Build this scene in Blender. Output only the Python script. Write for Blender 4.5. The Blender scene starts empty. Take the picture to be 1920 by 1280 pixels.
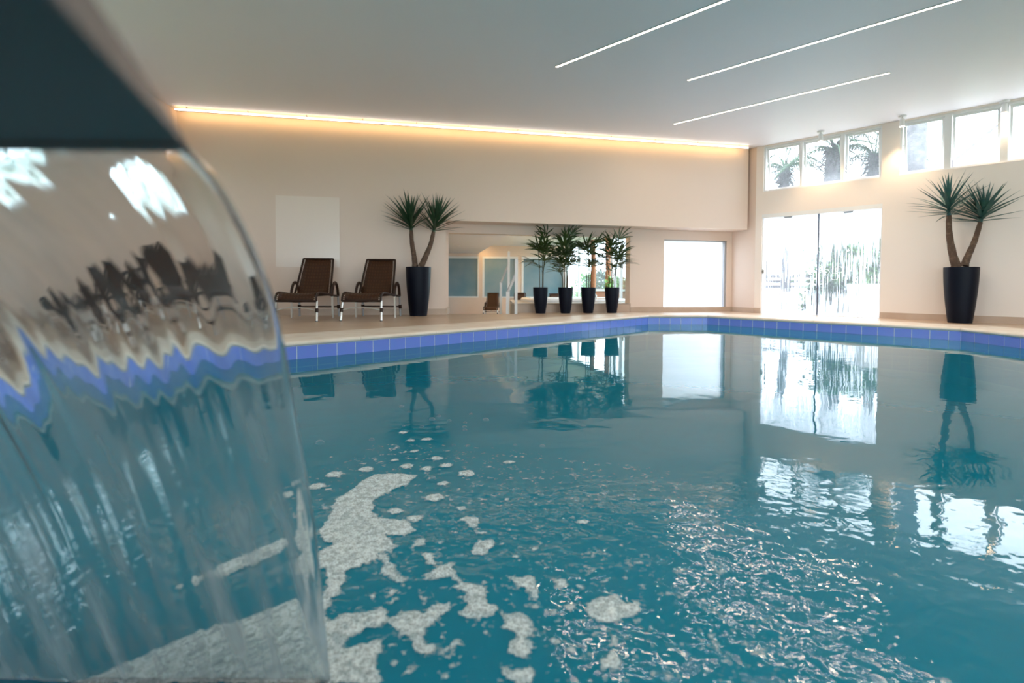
import bpy, bmesh, math, random
from mathutils import Vector, Matrix, noise, geometry
from math import sin, cos, pi, radians, sqrt, atan2, exp
random.seed(7)
C = bpy.context.scene.collection
sc = bpy.context.scene

# ------------------------------------------------------------------ camera
F, ROW, PT, RL = 968.36, 558.87, radians(1.5), 0.0056
CAMZ = 0.54
cam = bpy.data.cameras.new('camera'); camo = bpy.data.objects.new('camera', cam); C.objects.link(camo)
U = Vector((0, sin(PT), cos(PT))); X = Vector((1, 0, 0)); FW = Vector((0, cos(PT), -sin(PT)))
R_ = X*cos(RL) + U*sin(RL); UP = -X*sin(RL) + U*cos(RL)
m = Matrix((R_, UP, -FW)).transposed().to_4x4(); m.translation = Vector((0, 0, CAMZ))
camo.matrix_world = m
cam.sensor_width = 36; cam.lens = F/1920*36; cam.shift_y = -(640-ROW)/1920
cam.clip_start = 0.02; cam.clip_end = 300
cam.dof.use_dof = True; cam.dof.focus_distance = 3.2; cam.dof.aperture_fstop = 2.4
sc.camera = camo

# ------------------------------------------------------------------ world, exposure
w = bpy.data.worlds.new('world'); sc.world = w; w.use_nodes = True
bg = w.node_tree.nodes['Background']
bg.inputs[0].default_value = (0.88, 0.93, 1.0, 1); bg.inputs[1].default_value = 6.0
sc.view_settings.view_transform = 'Standard'; sc.view_settings.look = 'None'
sc.view_settings.gamma = 1; sc.view_settings.use_curve_mapping = False
sc.view_settings.exposure = 0.66
cy = sc.cycles
cy.max_bounces = 14; cy.diffuse_bounces = 6; cy.glossy_bounces = 6; cy.transmission_bounces = 10
cy.transparent_max_bounces = 24; cy.sample_clamp_indirect = 8; cy.use_denoising = True; cy.denoising_input_passes = 'RGB_ALBEDO_NORMAL'; cy.denoising_prefilter = 'ACCURATE'
cy.caustics_reflective = False; cy.caustics_refractive = False; cy.blur_glossy = 0.3

# ------------------------------------------------------------------ helpers
def ray(x, y):
    a, b = (x-960)/F, (ROW-y)/F
    return (R_*a + UP*b + FW)
def on_z(x, y, z):
    d = ray(x, y); t = (z-CAMZ)/d.z
    return Vector((d.x*t, d.y*t, z))
def at_y(x, y, Y):
    d = ray(x, y); t = Y/d.y
    return Vector((d.x*t, Y, CAMZ+d.z*t))
def on_wall(x, y, p, dr):          # vertical plane through p along dr (2D): returns point, s
    d = ray(x, y); n = Vector((-dr.y, dr.x))
    t = (p.x*n.x+p.y*n.y)/(d.x*n.x+d.y*n.y)
    P = Vector((d.x*t, d.y*t, CAMZ+d.z*t))
    return P, (P.xy-p).dot(dr)

def link(name, me, mat=None, parent=None):
    o = bpy.data.objects.new(name, me); C.objects.link(o)
    if mat is not None: me.materials.append(mat)
    if parent is not None: o.parent = parent
    return o
def empty(name, loc=(0, 0, 0), rz=0, parent=None):
    o = bpy.data.objects.new(name, None); C.objects.link(o); o.location = loc; o.rotation_euler = (0, 0, rz)
    o.empty_display_size = 0.05
    if parent is not None: o.parent = parent
    return o
def tag(o, label=None, cat=None, group=None, kind=None):
    if label: o['label'] = label
    if cat: o['category'] = cat
    if group: o['group'] = group
    if kind: o['kind'] = kind
    return o
def copy_tree(o, parent=None):
    c = o.copy(); C.objects.link(c)
    if parent is not None: c.parent = parent
    for ch in list(o.children): copy_tree(ch, c)
    return c

class MB:
    def __init__(s): s.v = []; s.f = []
    def add(s, vs, fs):
        b = len(s.v); s.v += [tuple(v) for v in vs]; s.f += [tuple(i+b for i in f) for f in fs]; return s
    def box(s, x0, x1, y0, y1, z0, z1):
        return s.add([(x0,y0,z0),(x1,y0,z0),(x1,y1,z0),(x0,y1,z0),(x0,y0,z1),(x1,y0,z1),(x1,y1,z1),(x0,y1,z1)],
            [(0,3,2,1),(4,5,6,7),(0,1,5,4),(1,2,6,5),(2,3,7,6),(3,0,4,7)])
    def prism(s, poly, z0, z1):
        n = len(poly)
        s.add([(p[0],p[1],z0) for p in poly]+[(p[0],p[1],z1) for p in poly],
              [tuple(range(n-1,-1,-1)), tuple(range(n,2*n))]+[(i,(i+1)%n,n+(i+1)%n,n+i) for i in range(n)])
        return s
    def obox(s, p, q, w, z0, z1, side=1):   # wall slab from p to q with thickness w to the left (side=1) of p->q
        p = Vector(p[:2]); q = Vector(q[:2]); d = (q-p).normalized(); n = Vector((-d.y, d.x))*w*side
        return s.prism([p, q, q+n, p+n] if side > 0 else [p+n, q+n, q, p], z0, z1)
    def tube(s, pts, r, n=8, caps=True, flat=1.0):
        pts = [Vector(p) for p in pts]; k = len(pts)
        rr = r if isinstance(r, (list, tuple)) else [r]*k
        b = len(s.v); up = None
        for i, p in enumerate(pts):
            t = (pts[min(i+1,k-1)]-pts[max(i-1,0)]).normalized()
            if up is None:
                up = Vector((0,0,1)) if abs(t.z) < .9 else Vector((1,0,0))
            sx = t.cross(up).normalized(); up = sx.cross(t).normalized()
            for j in range(n):
                a = 2*pi*j/n
                s.v.append(tuple(p+sx*cos(a)*rr[i]+up*sin(a)*rr[i]*flat))
        for i in range(k-1):
            for j in range(n):
                s.f.append((b+i*n+j, b+i*n+(j+1)%n, b+(i+1)*n+(j+1)%n, b+(i+1)*n+j))
        if caps:
            s.f.append(tuple(b+j for j in range(n-1,-1,-1))); s.f.append(tuple(b+(k-1)*n+j for j in range(n)))
        return s
    def lathe(s, prof, n=32, c=(0,0,0)):
        b = len(s.v); k = len(prof)
        for (r, z) in prof:
            for j in range(n):
                a = 2*pi*j/n; s.v.append((c[0]+r*cos(a), c[1]+r*sin(a), c[2]+z))
        for i in range(k-1):
            for j in range(n):
                s.f.append((b+i*n+j, b+i*n+(j+1)%n, b+(i+1)*n+(j+1)%n, b+(i+1)*n+j))
        return s
    def mesh(s, name, smooth=False):
        me = bpy.data.meshes.new(name); me.from_pydata(s.v, [], s.f); me.update()
        bm = bmesh.new(); bm.from_mesh(me); bmesh.ops.recalc_face_normals(bm, faces=bm.faces[:]); bm.to_mesh(me); bm.free()
        if smooth:
            for p in me.polygons: p.use_smooth = True
        return me
    def build(s, name, mat, parent=None, smooth=False, bevel=0):
        o = link(name, s.mesh(name, smooth), mat, parent)
        if bevel:
            b = o.modifiers.new('bevel', 'BEVEL'); b.width = bevel; b.segments = 2; b.limit_method = 'ANGLE'
        if smooth:
            try: o.data.set_sharp_from_angle(angle=radians(40))
            except Exception: pass
        return o

def mat(name, col, rough=.5, metal=0, spec=.5, coat=0, bump=None, var=None, emit=None, estr=0, rvar=None):
    """bump=(scale,strength,dist)  var=(scale, col2, lo, hi)"""
    M = bpy.data.materials.new(name); M.use_nodes = True; nt = M.node_tree; N = nt.nodes; L = nt.links
    b = N['Principled BSDF']
    b.inputs['Base Color'].default_value = (*col, 1); b.inputs['Roughness'].default_value = rough
    b.inputs['Metallic'].default_value = metal; b.inputs['Specular IOR Level'].default_value = spec
    b.inputs['Coat Weight'].default_value = coat
    tc = N.new('ShaderNodeTexCoord')
    if var:
        n = N.new('ShaderNodeTexNoise'); n.inputs['Scale'].default_value = var[0]; n.inputs['Detail'].default_value = 5
        L.new(tc.outputs['Object'], n.inputs['Vector'])
        r = N.new('ShaderNodeMapRange'); r.inputs[1].default_value = var[2]; r.inputs[2].default_value = var[3]
        L.new(n.outputs[0], r.inputs[0])
        x = N.new('ShaderNodeMix'); x.data_type = 'RGBA'
        x.inputs[6].default_value = (*col, 1); x.inputs[7].default_value = (*var[1], 1)
        L.new(r.outputs[0], x.inputs[0]); L.new(x.outputs[2], b.inputs['Base Color'])
    if bump:
        n = N.new('ShaderNodeTexNoise'); n.inputs['Scale'].default_value = bump[0]; n.inputs['Detail'].default_value = 4
        L.new(tc.outputs['Object'], n.inputs['Vector'])
        bb = N.new('ShaderNodeBump'); bb.inputs['Strength'].default_value = bump[1]; bb.inputs['Distance'].default_value = bump[2]
        L.new(n.outputs[0], bb.inputs['Height']); L.new(bb.outputs[0], b.inputs['Normal'])
    if emit:
        b.inputs['Emission Color'].default_value = (*emit, 1); b.inputs['Emission Strength'].default_value = estr
    return M
M = {}
M['wall'] = mat('wall_paint', (.76,.61,.515), .42, bump=(3,.12,.02), var=(.6,(.78,.63,.54),.35,.7))
M['patch'] = mat('pale_wall_patch', (.86,.745,.67), .25, bump=(3,.1,.02))
M['wall_right'] = mat('right_wall_paint', (.87,.78,.72), .5, bump=(3,.1,.02))
M['ceiling'] = mat('ceiling_paint', (.88,.86,.92), .55, bump=(2,.15,.03))
M['floor'] = mat('beige_floor_tile', (.52,.37,.26), .32, var=(2.5,(.58,.43,.31),.35,.65), bump=(30,.05,.003))
M['coping'] = mat('cream_stone', (.80,.70,.60), .38, var=(4,(.70,.57,.46),.45,.75), bump=(40,.1,.003))
M['base'] = mat('baseboard_tile', (.50,.37,.28), .35, var=(4,(.56,.43,.34),.35,.7))
M['tile'] = mat('blue_glazed_tile', (.19,.25,.78), .16, var=(3,(.15,.28,.74),.35,.7))
M['grout'] = mat('pale_grout', (.72,.78,.84), .7)
M['white'] = mat('white_enamel', (.82,.82,.83), .35)
M['alu'] = mat('brushed_aluminium', (.80,.79,.77), .32, metal=.85)
M['alu_dark'] = mat('grey_aluminium', (.42,.43,.46), .4, metal=.5)
M['pot'] = mat('black_satin_pot', (.003,.0045,.012), .42, spec=.14, bump=(60,.05,.002))
M['pot_white'] = mat('white_planter', (.75,.75,.74), .5)
M['soil'] = mat('dark_soil', (.05,.035,.025), .95, bump=(40,1,.02))
M['trunk'] = mat('yucca_bark', (.10,.06,.04), .85, var=(18,(.19,.12,.08),.5,.7), bump=(35,.8,.01))
M['leaf'] = mat('yucca_leaf', (.015,.055,.026), .42, var=(5,(.03,.08,.035),.4,.7))
M['leaf_dark'] = mat('yucca_leaf_bluish', (.03,.10,.10), .42, var=(5,(.05,.14,.11),.4,.7))
M['palm'] = mat('lady_palm_leaf', (.022,.06,.014), .42, var=(9,(.06,.09,.02),.45,.7))
M['cane'] = mat('lady_palm_cane', (.05,.035,.02), .8, var=(30,(.09,.07,.035),.4,.6))
M['steel'] = mat('spout_steel', (.15,.125,.12), .45, metal=.15)
M['bark_out'] = mat('red_brown_bark', (.40,.17,.09), .9, bump=(20,.8,.03))
M['bark_grey'] = mat('grey_palm_bark', (.13,.12,.13), .9, var=(6,(.08,.075,.085),.4,.6), bump=(12,.9,.04))
M['skirt'] = mat('dry_palm_fibre', (.06,.045,.055), .9)
M['bush'] = mat('garden_leaf', (.05,.13,.03), .6, var=(3,(.10,.20,.05),.4,.6))
M['bush_bright'] = mat('bright_garden_leaf', (.14,.32,.07), .6, var=(3,(.25,.42,.12),.4,.6))  # brighter green leaf for the garden shrubs by the spa glazing
M['bush_dark'] = mat('garden_leaf_dark', (.02,.055,.022), .6, var=(3,(.04,.09,.04),.4,.6))
M['paving'] = mat('outdoor_paving', (.62,.60,.58), .8, var=(2,(.5,.49,.48),.4,.6))
M['lawn'] = mat('lawn', (.10,.22,.06), .9)
M['spa'] = mat('spa_acrylic', (.85,.86,.88), .2)
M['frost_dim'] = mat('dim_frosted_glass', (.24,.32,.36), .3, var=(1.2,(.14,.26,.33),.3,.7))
M['grey_wall'] = mat('lower_wall', (.50,.42,.36), .6)
M['wood'] = mat('planter_brick', (.45,.22,.14), .8)
M['led'] = mat('led_diffuser', (.9,.9,.9), .5, emit=(1,.88,.76), estr=3)
M['led_room'] = mat('cove_diffuser', (.9,.9,.9), .5, emit=(1,.90,.84), estr=3.0)
M['led_warm'] = mat('cove_led_warm', (.9,.8,.6), .5, emit=(1,.62,.25), estr=1)
M['led_warm2'] = mat('far_cove_led', (.9,.8,.6), .5, emit=(1,.62,.22), estr=25)
M['lamp'] = mat('spot_lamp_face', (.9,.8,.7), .5, emit=(1,.74,.48), estr=30)
for k_ in ('led', 'led_room', 'led_warm', 'lamp'): M[k_].cycles.emission_sampling = 'NONE'
M['downlight'] = mat('downlight_lens', (.9,.9,.9), .5, emit=(1,.8,.6), estr=2)
M['edge_seal'] = mat('grey_brush_seal', (.10,.11,.15), .6)
M['lock'] = mat('lock_body', (.45,.42,.38), .4, metal=.6)
M['black'] = mat('black_plastic', (.02,.02,.025), .4)

def wicker():
    m = mat('brown_wicker', (.085,.032,.012), .6, spec=.25); nt = m.node_tree; N = nt.nodes; L = nt.links; b = N['Principled BSDF']
    tc = N.new('ShaderNodeTexCoord')
    wv = []
    for d, s_ in (('X', 45), ('Y', 60)):
        k = N.new('ShaderNodeTexWave'); k.bands_direction = d; k.inputs['Scale'].default_value = s_/ (2*pi) ; k.inputs['Distortion'].default_value = .3
        L.new(tc.outputs['UV'] if False else tc.outputs['Object'], k.inputs['Vector']); wv.append(k)
    mu = N.new('ShaderNodeMath'); mu.operation = 'MULTIPLY'; L.new(wv[0].outputs[1], mu.inputs[0]); L.new(wv[1].outputs[1], mu.inputs[1])
    bb = N.new('ShaderNodeBump'); bb.inputs['Strength'].default_value = .7; bb.inputs['Distance'].default_value = .006
    L.new(mu.outputs[0], bb.inputs['Height']); L.new(bb.outputs[0], b.inputs['Normal'])
    x = N.new('ShaderNodeMix'); x.data_type = 'RGBA'; x.inputs[6].default_value = (.045,.017,.007,1); x.inputs[7].default_value = (.075,.029,.011,1)
    L.new(mu.outputs[0], x.inputs[0]); L.new(x.outputs[2], b.inputs['Base Color'])
    return m
M['wicker'] = wicker()
M['wicker_dark'] = mat('dark_brown_tube', (.03,.013,.008), .5, spec=.3)

def front_fresnel(N, L, ior):
    """reflection on the face that light enters by only (the pane is not refracting)"""
    f = N.new('ShaderNodeFresnel'); f.inputs[0].default_value = ior
    g = N.new('ShaderNodeNewGeometry'); a = N.new('ShaderNodeMath'); a.operation = 'SUBTRACT'; a.inputs[0].default_value = 1; L.new(g.outputs['Backfacing'], a.inputs[1])
    m = N.new('ShaderNodeMath'); m.operation = 'MULTIPLY'; L.new(f.outputs[0], m.inputs[0]); L.new(a.outputs[0], m.inputs[1]); return m
def glass_clear(name, tint=(.93,.97,.98), fog=0.0, fogcol=(.8,.85,.9)):
    """window pane: fresnel reflection over see-through, with an even haze of condensation"""
    m = bpy.data.materials.new(name); m.use_nodes = True; nt = m.node_tree; N = nt.nodes; L = nt.links; N.clear()
    o = N.new('ShaderNodeOutputMaterial'); t = N.new('ShaderNodeBsdfTransparent'); t.inputs[0].default_value = (*tint, 1)
    tr = N.new('ShaderNodeBsdfTranslucent'); tr.inputs[0].default_value = (*fogcol, 1)
    g = N.new('ShaderNodeBsdfGlossy'); g.inputs['Roughness'].default_value = .02
    fr = front_fresnel(N, L, 1.45)
    tc = N.new('ShaderNodeTexCoord'); n = N.new('ShaderNodeTexNoise'); n.inputs['Scale'].default_value = 3; n.inputs['Detail'].default_value = 6
    L.new(tc.outputs['Object'], n.inputs['Vector'])
    r = N.new('ShaderNodeMapRange'); r.inputs[1].default_value = .3; r.inputs[2].default_value = .7
    r.inputs[3].default_value = fog*.6 if fog < 1 else .97; r.inputs[4].default_value = min(1, fog*1.3); L.new(n.outputs[0], r.inputs[0])
    a = N.new('ShaderNodeMixShader'); L.new(r.outputs[0], a.inputs[0]); L.new(t.outputs[0], a.inputs[1]); L.new(tr.outputs[0], a.inputs[2])
    c = N.new('ShaderNodeMixShader'); L.new(fr.outputs[0], c.inputs[0]); L.new(a.outputs[0], c.inputs[1]); L.new(g.outputs[0], c.inputs[2])
    L.new(c.outputs[0], o.inputs[0]); return m
M['glass'] = glass_clear('fogged_window_glass', fog=.05)
M['glass_thin'] = glass_clear('garden_glass', tint=(.86,.95,.97), fog=.06)
M['frost'] = glass_clear('frosted_glass', fog=1.0, fogcol=(.93,.96,1.0))

def dripping_glass():
    """door glass covered in condensation; drops have run down it and left clear streaks in its lower two thirds"""
    m = bpy.data.materials.new('dripping_door_glass'); m.use_nodes = True; nt = m.node_tree; N = nt.nodes; L = nt.links; N.clear()
    o = N.new('ShaderNodeOutputMaterial'); t = N.new('ShaderNodeBsdfTransparent'); t.inputs[0].default_value = (.9,.94,.96,1)
    tr = N.new('ShaderNodeBsdfTranslucent'); tr.inputs[0].default_value = (.86,.90,.96,1)
    g = N.new('ShaderNodeBsdfGlossy'); g.inputs['Roughness'].default_value = .05
    fr = front_fresnel(N, L, 1.4)
    tc = N.new('ShaderNodeTexCoord'); mp = N.new('ShaderNodeMapping'); mp.inputs['Scale'].default_value = (32, 1, 1.3)
    L.new(tc.outputs['Object'], mp.inputs[0])
    n = N.new('ShaderNodeTexNoise'); n.inputs['Scale'].default_value = 1.6; n.inputs['Detail'].default_value = 4; L.new(mp.outputs[0], n.inputs['Vector'])
    n2 = N.new('ShaderNodeTexNoise'); n2.inputs['Scale'].default_value = 2.2; n2.inputs['Detail'].default_value = 3; L.new(tc.outputs['Object'], n2.inputs['Vector'])
    sp = N.new('ShaderNodeSeparateXYZ'); L.new(tc.outputs['Object'], sp.inputs[0])
    h = N.new('ShaderNodeMapRange'); h.inputs[1].default_value = 1.7; h.inputs[2].default_value = .75; h.inputs[3].default_value = 0; h.inputs[4].default_value = .26
    L.new(sp.outputs[2], h.inputs[0])
    h2 = N.new('ShaderNodeMapRange'); h2.inputs[1].default_value = .5; h2.inputs[2].default_value = .25; h2.inputs[3].default_value = 0; h2.inputs[4].default_value = .16
    L.new(sp.outputs[2], h2.inputs[0])
    a1 = N.new('ShaderNodeMath'); a1.operation = 'ADD'; L.new(n.outputs[0], a1.inputs[0]); L.new(h.outputs[0], a1.inputs[1])
    s1 = N.new('ShaderNodeMath'); s1.operation = 'SUBTRACT'; L.new(a1.outputs[0], s1.inputs[0]); L.new(h2.outputs[0], s1.inputs[1])
    k = N.new('ShaderNodeMath'); k.operation = 'MULTIPLY_ADD'; k.inputs[1].default_value = .5; L.new(n2.outputs[0], k.inputs[0]); L.new(s1.outputs[0], k.inputs[2])
    r = N.new('ShaderNodeMapRange'); r.inputs[1].default_value = .75; r.inputs[2].default_value = .97; r.inputs[3].default_value = .9; r.inputs[4].default_value = .05
    L.new(k.outputs[0], r.inputs[0])
    a = N.new('ShaderNodeMixShader'); L.new(r.outputs[0], a.inputs[0]); L.new(t.outputs[0], a.inputs[1]); L.new(tr.outputs[0], a.inputs[2])
    c = N.new('ShaderNodeMixShader'); L.new(fr.outputs[0], c.inputs[0]); L.new(a.outputs[0], c.inputs[1]); L.new(g.outputs[0], c.inputs[2])
    L.new(c.outputs[0], o.inputs[0]); return m
M['drip'] = dripping_glass()

# ------------------------------------------------------------------ layout (metres; deck z = 0)
CEIL = CAMZ + 2.768
WATER = -0.17
bw = lambda x: 9.478+.2085*x                       # back wall, front face
BD = Vector((1, .2085)).normalized(); BN = Vector((-BD.y, BD.x))   # along wall, and away from the room
B0 = Vector((0, bw(0)))
RD = Vector((-.93236, -1)).normalized(); 
R0p = Vector((14.527, 0)); RDr = Vector((.93236, -1)).normalized()      # right wall, running towards the camera
def bpt(x, y, off=0):
    return on_wall(x, y, B0+BN*off, BD)
def rpt(x, y, off=0):
    n = Vector((-RDr.y, RDr.x))
    return on_wall(x, y, P0+n*off, RDr)
P0 = R0p.copy(); q, s_ = rpt(1414, 560); P0 = q.xy.copy()         # pier corner
NI = .47                                                            # niche depth
C1 = bpt(334, 400)[0].xy                                            # left room corner
lw = on_z(262, 155, CEIL).xy                                        # second point on the left wall
LD = (lw-C1).normalized()
print('C1', C1, 'left wall dir', LD, 'P0', P0)
LE = C1 + LD*((-4.5-C1.y)/LD.y)
if LE.x > -4.6: LE = Vector((-4.6, -4.5))
RLEN = 13.5; RE = P0+RDr*RLEN
BR = Vector((RE.x, -4.5))
NC = bpt(1372, 500, NI)[0].xy                                       # niche right corner
nl = bpt(842, 500, NI)[0].xy; nlf = bpt(836, 500)[0].xy             # niche left jamb back / front
UPR = bpt(1400, 500)[0].xy                                          # right end of the upper wall

# pool outline
HC = CAMZ-.5846
def pp(x, y): return on_z(x, y, HC).xy
uL0 = pp(515.6, 651.6); uL1 = pp(847.3, 626); uD = (uL1-uL0).normalized()
r0 = pp(1359.4, 598.4); r1 = pp(1779.3, 619); rD = (r1-r0).normalized()
r0 = pp(1338.7, 597.2)
def isect(p, d, q, e):
    k = d.x*e.y-d.y*e.x; t = ((q.x-p.x)*e.y-(q.y-p.y)*e.x)/k; return p+d*t
Pc, Pd, Pe = pp(1216, 595), pp(1326.5, 595.3), pp(1801.9, 621)
uD = (Pc-uL0).normalized(); rD = (Pe-Pd).normalized()
Pb = uL0-uD*2.05
POOL = [Pb, Pc, Pd, Pe, Vector((Pe.x, .6)), Vector((Pe.x-1, -.42)), Vector((Pb.x+.8, -.42)), Vector((Pb.x, .4))]   # clockwise seen from above
print('pool', [tuple(round(c,2) for c in p) for p in POOL])
def offset(poly, d):
    out = []; n = len(poly)
    for i in range(n):
        a, b, c = poly[i-1], poly[i], poly[(i+1)%n]
        d1 = (b-a).normalized(); d2 = (c-b).normalized()
        n1 = Vector((-d1.y, d1.x)); n2 = Vector((-d2.y, d2.x))
        out.append(isect(a+n1*d, d1, b+n2*d, d2))
    return out
COPW = .72
COUT = offset(POOL, COPW)

def fill(name, outer, hole, z, matl, kind=None, flip=False):
    loops = [[Vector((p[0], p[1], 0)) for p in outer]] + ([[Vector((p[0], p[1], 0)) for p in hole]] if hole else [])
    tris = geometry.tessellate_polygon(loops)
    vs = [(p.x, p.y, z) for l in loops for p in l]
    me = bpy.data.meshes.new(name); me.from_pydata(vs, [], [tuple(t) for t in tris]); me.update()
    up = sum((p.normal.z*p.area) for p in me.polygons) > 0
    if up == flip: me.flip_normals()
    return link(name, me, matl)

# ------------------------------------------------------------------ floor, ceiling
front_l = bpt(842, 560)[0].xy; front_r = bpt(975, 560)[0].xy; nr = front_r+BN*NI
out = [LE, C1, front_l, front_r, nr, NC, P0, RE, BR]
o = fill('floor', out, COUT, 0, M['floor']); o['kind'] = 'structure'
o = fill('ceiling', [LE+Vector((-.4,-.4)), C1+Vector((-.4,.8)), NC+Vector((.1,.6)), P0+Vector((.3,.3)), RE+Vector((.3,0)), BR+Vector((.3,-.4))], None, CEIL, M['ceiling'], flip=True)
o['kind'] = 'structure'
sd = o.modifiers.new('thickness', 'SOLIDIFY'); sd.thickness = .2; sd.offset = -1

# ------------------------------------------------------------------ walls
def wall_holes(mb, p, d, n, s0, s1, z0, z1, th, holes):
    """grid of slabs leaving the holes out; n = unit vector out of the room"""
    ss = sorted(set([s0, s1]+[h[i] for h in holes for i in (0, 1)])); zs = sorted(set([z0, z1]+[h[i] for h in holes for i in (2, 3)]))
    ss = [s for s in ss if s0-1e-6 <= s <= s1+1e-6]; zs = [z for z in zs if z0-1e-6 <= z <= z1+1e-6]
    for i in range(len(ss)-1):
        for j in range(len(zs)-1):
            cs, cz = (ss[i]+ss[i+1])/2, (zs[j]+zs[j+1])/2
            if any(h[0] < cs < h[1] and h[2] < cz < h[3] for h in holes): continue
            a, b = p+d*ss[i], p+d*ss[i+1]
            mb.prism([a, b, b+n*th, a+n*th], zs[j], zs[j+1])
    return mb

sC1 = (C1-B0).dot(BD); sUP = (UPR-B0).dot(BD); sNLf = (nlf-B0).dot(BD)
lint_z = bpt(900, 415)[0].z
mb = MB()
wall_holes(mb, B0, BD, BN, sC1-.02, sUP, 0, CEIL, NI, [(sNLf, sUP+1, -1, lint_z)])
ub = mb.build('wall_back', M['wall']); ub['kind'] = 'structure'
# niche wall with opening and frosted window
NB = B0+BN*NI
def ns(x): return bpt(x, 520, NI)[1]
op_l, op_r = ns(841), ns(1181); op_top = bpt(1000, 440.5, NI)[0].z
sill = bpt(1080, 568.5, NI)[0].z; sp_l = (nr-B0).dot(BD)
fz0, fz1 = bpt(1300, 579, NI)[0].z, bpt(1300, 449.8, NI)[0].z; fl, fr_ = ns(1244.5), ns(1362)
mb = MB()
sNC = (NC-B0).dot(BD)
wall_holes(mb, NB, BD, BN, op_l-.3, sNC, -.7, lint_z+.1, .22, [(op_l, op_r, -.8, op_top), (fl, fr_, fz0, fz1), (op_r, sNC+1, -.8, -.1)])
wn = mb.build('wall_niche', M['wall']); wn['kind'] = 'structure'
print('lintel', lint_z, 'op_top', op_top, 'sill', sill, 'frost', fz0, fz1)
# return wall between niche and pier
mb = MB(); mb.obox(NC, P0, .2, 0, CEIL, side=1)
o = mb.build('wall_return', M['wall']); o['kind'] = 'structure'
# left wall with a garden window
LN = Vector((LD.y, -LD.x));  
if LN.x > 0: LN = -LN
LL = (LE-C1).length; LD2 = (LE-C1)/LL; LN = Vector((LD2.y, -LD2.x)); LN = -LN if LN.x > 0 else LN
lw_holes = [(.5, 1.5, 1.5, 2.5), (2.6, 3.7, 1.5, 2.5), (6.4, 9.4, .9, 2.5)]
mb = MB(); wall_holes(mb, C1, LD2, LN, -.5, LL+.2, 0, CEIL, .22, lw_holes)
o = mb.build('wall_left', M['wall']); o['kind'] = 'structure'
# rear wall and right rear wall, behind the camera
mb = MB(); wall_holes(mb, LE, Vector((1,0)), Vector((0,-1)), -.3, BR.x-LE.x+.2, 0, CEIL, .2, [(1.5,6.5,.3,2.2),(7.5,12.5,.3,2.2),(13.2,16.2,.3,2.2)])
o = mb.build('wall_rear', M['wall']); o['kind'] = 'structure'
mb = MB(); mb.obox(RE, BR, .2, 0, CEIL, side=1); o = mb.build('wall_side', M['wall_right']); o['kind'] = 'structure'
# right wall
RN = Vector((-RDr.y, RDr.x))
def rs(x, y=500): return rpt(x, y)[1]
dz_top = rpt(1540, 392)[0].z; d0, d1 = rs(1427), rs(1652)
w0, w1 = rs(1432, 300), rs(1653, 300); wz0 = (rpt(1435, 358.5)[0].z+rpt(1650, 333.5)[0].z)/2; wz1 = CEIL-.02
g0, g1 = rs(1687, 270), rs(1687, 270)+4.2
print('door', d0, d1, dz_top, 'win', w0, w1, wz0, g0, rs(1770,270), rs(1783,270), rs(1876,270), rs(1890,270))
TH = .16
mb = MB()
wall_holes(mb, P0, RDr, RN, 0, RLEN+.1, 0, CEIL, TH, [(d0, d1, -1, dz_top), (w0, w1, wz0, wz1), (g0, g1, wz0, wz1), (g1+.4, g1+4.0, wz0, wz1)])
o = mb.build('wall_right', M['wall_right']); o['kind'] = 'structure'

# paler, smoother rectangle set on the back wall
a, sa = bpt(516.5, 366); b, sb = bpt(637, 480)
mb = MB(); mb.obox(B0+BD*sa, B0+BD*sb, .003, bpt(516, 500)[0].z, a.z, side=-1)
o = mb.build('pale_patch', M['patch'], ub)

# baseboards
def board(name, segs, h=.105, side=-1):
    mb = MB()
    for p, q in segs: mb.obox(p, q, .012, 0, h, side=side)
    o = mb.build(name, M['base']); o['kind'] = 'structure'
board('baseboard_back', [(C1, nlf), (nlf, nl+BN*.0)])
board('baseboard_niche', [(NB+BD*op_r, NC)], .10)
board('baseboard_return', [(NC, P0)], .10)
board('baseboard_right', [(P0, P0+RDr*d0), (P0+RDr*d1, RE)], .105)
board('baseboard_left', [(C1, C1+LD2*LL)], .105, side=1)

# ------------------------------------------------------------------ pool basin, tiles, coping, water
pool_in = POOL
mb = MB(); n = len(POOL); POUT = offset(POOL, .08)
for i in range(n):
    a, b, c, d = POOL[i], POOL[(i+1)%n], POUT[(i+1)%n], POUT[i]
    a2, b2 = offset(POOL, .004)[i], offset(POOL, .004)[(i+1)%n]
    mb.prism([a2, d, c, b2], -1.5, -.046)
basin = mb.build('pool_wall', M['grout']); basin['kind'] = 'structure'
M['pool_floor'] = mat('pool_floor_tile', (.05,.42,.55), .5)
o = fill('pool_floor', offset(POOL, .05), None, -1.45, M['pool_floor']); o['kind'] = 'structure'
# tiles: one mesh, one object per tile in the waterline course
T = .2; g = .009
mb = MB(); mb.box(g/2, T-g/2, .0, .012, -.2+g/2, -g/2)
tile_me = mb.mesh('tile', False); tile_me.materials.append(M['tile'])
cnt = 0
starts = {0: (uL0, uD), 1: (pp(1231.3,594.05), Vector((1,0))), 2: (r0, rD)}
for i in range(n):
    a, b = POOL[i], POOL[(i+1)%n]; d = (b-a).normalized(); L = (b-a).length
    ph = 0
    if i in starts: ph = ((starts[i][0]-a).dot(d)) % T
    cuts = [0.0]; x = ph if ph > .01 else ph+T
    while x < L-.01: cuts.append(x); x += T
    cuts.append(L)
    ang = atan2(d.y, d.x)
    for c0, c1 in zip(cuts[:-1], cuts[1:]):
        t = bpy.data.objects.new('tile', tile_me); C.objects.link(t); t.parent = basin
        pnt = a+d*c0; t.location = (pnt.x, pnt.y, -.046); t.rotation_euler = (0, 0, ang); t.scale = ((c1-c0)/T, 1, 1); cnt += 1
print('tiles', cnt)
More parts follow.
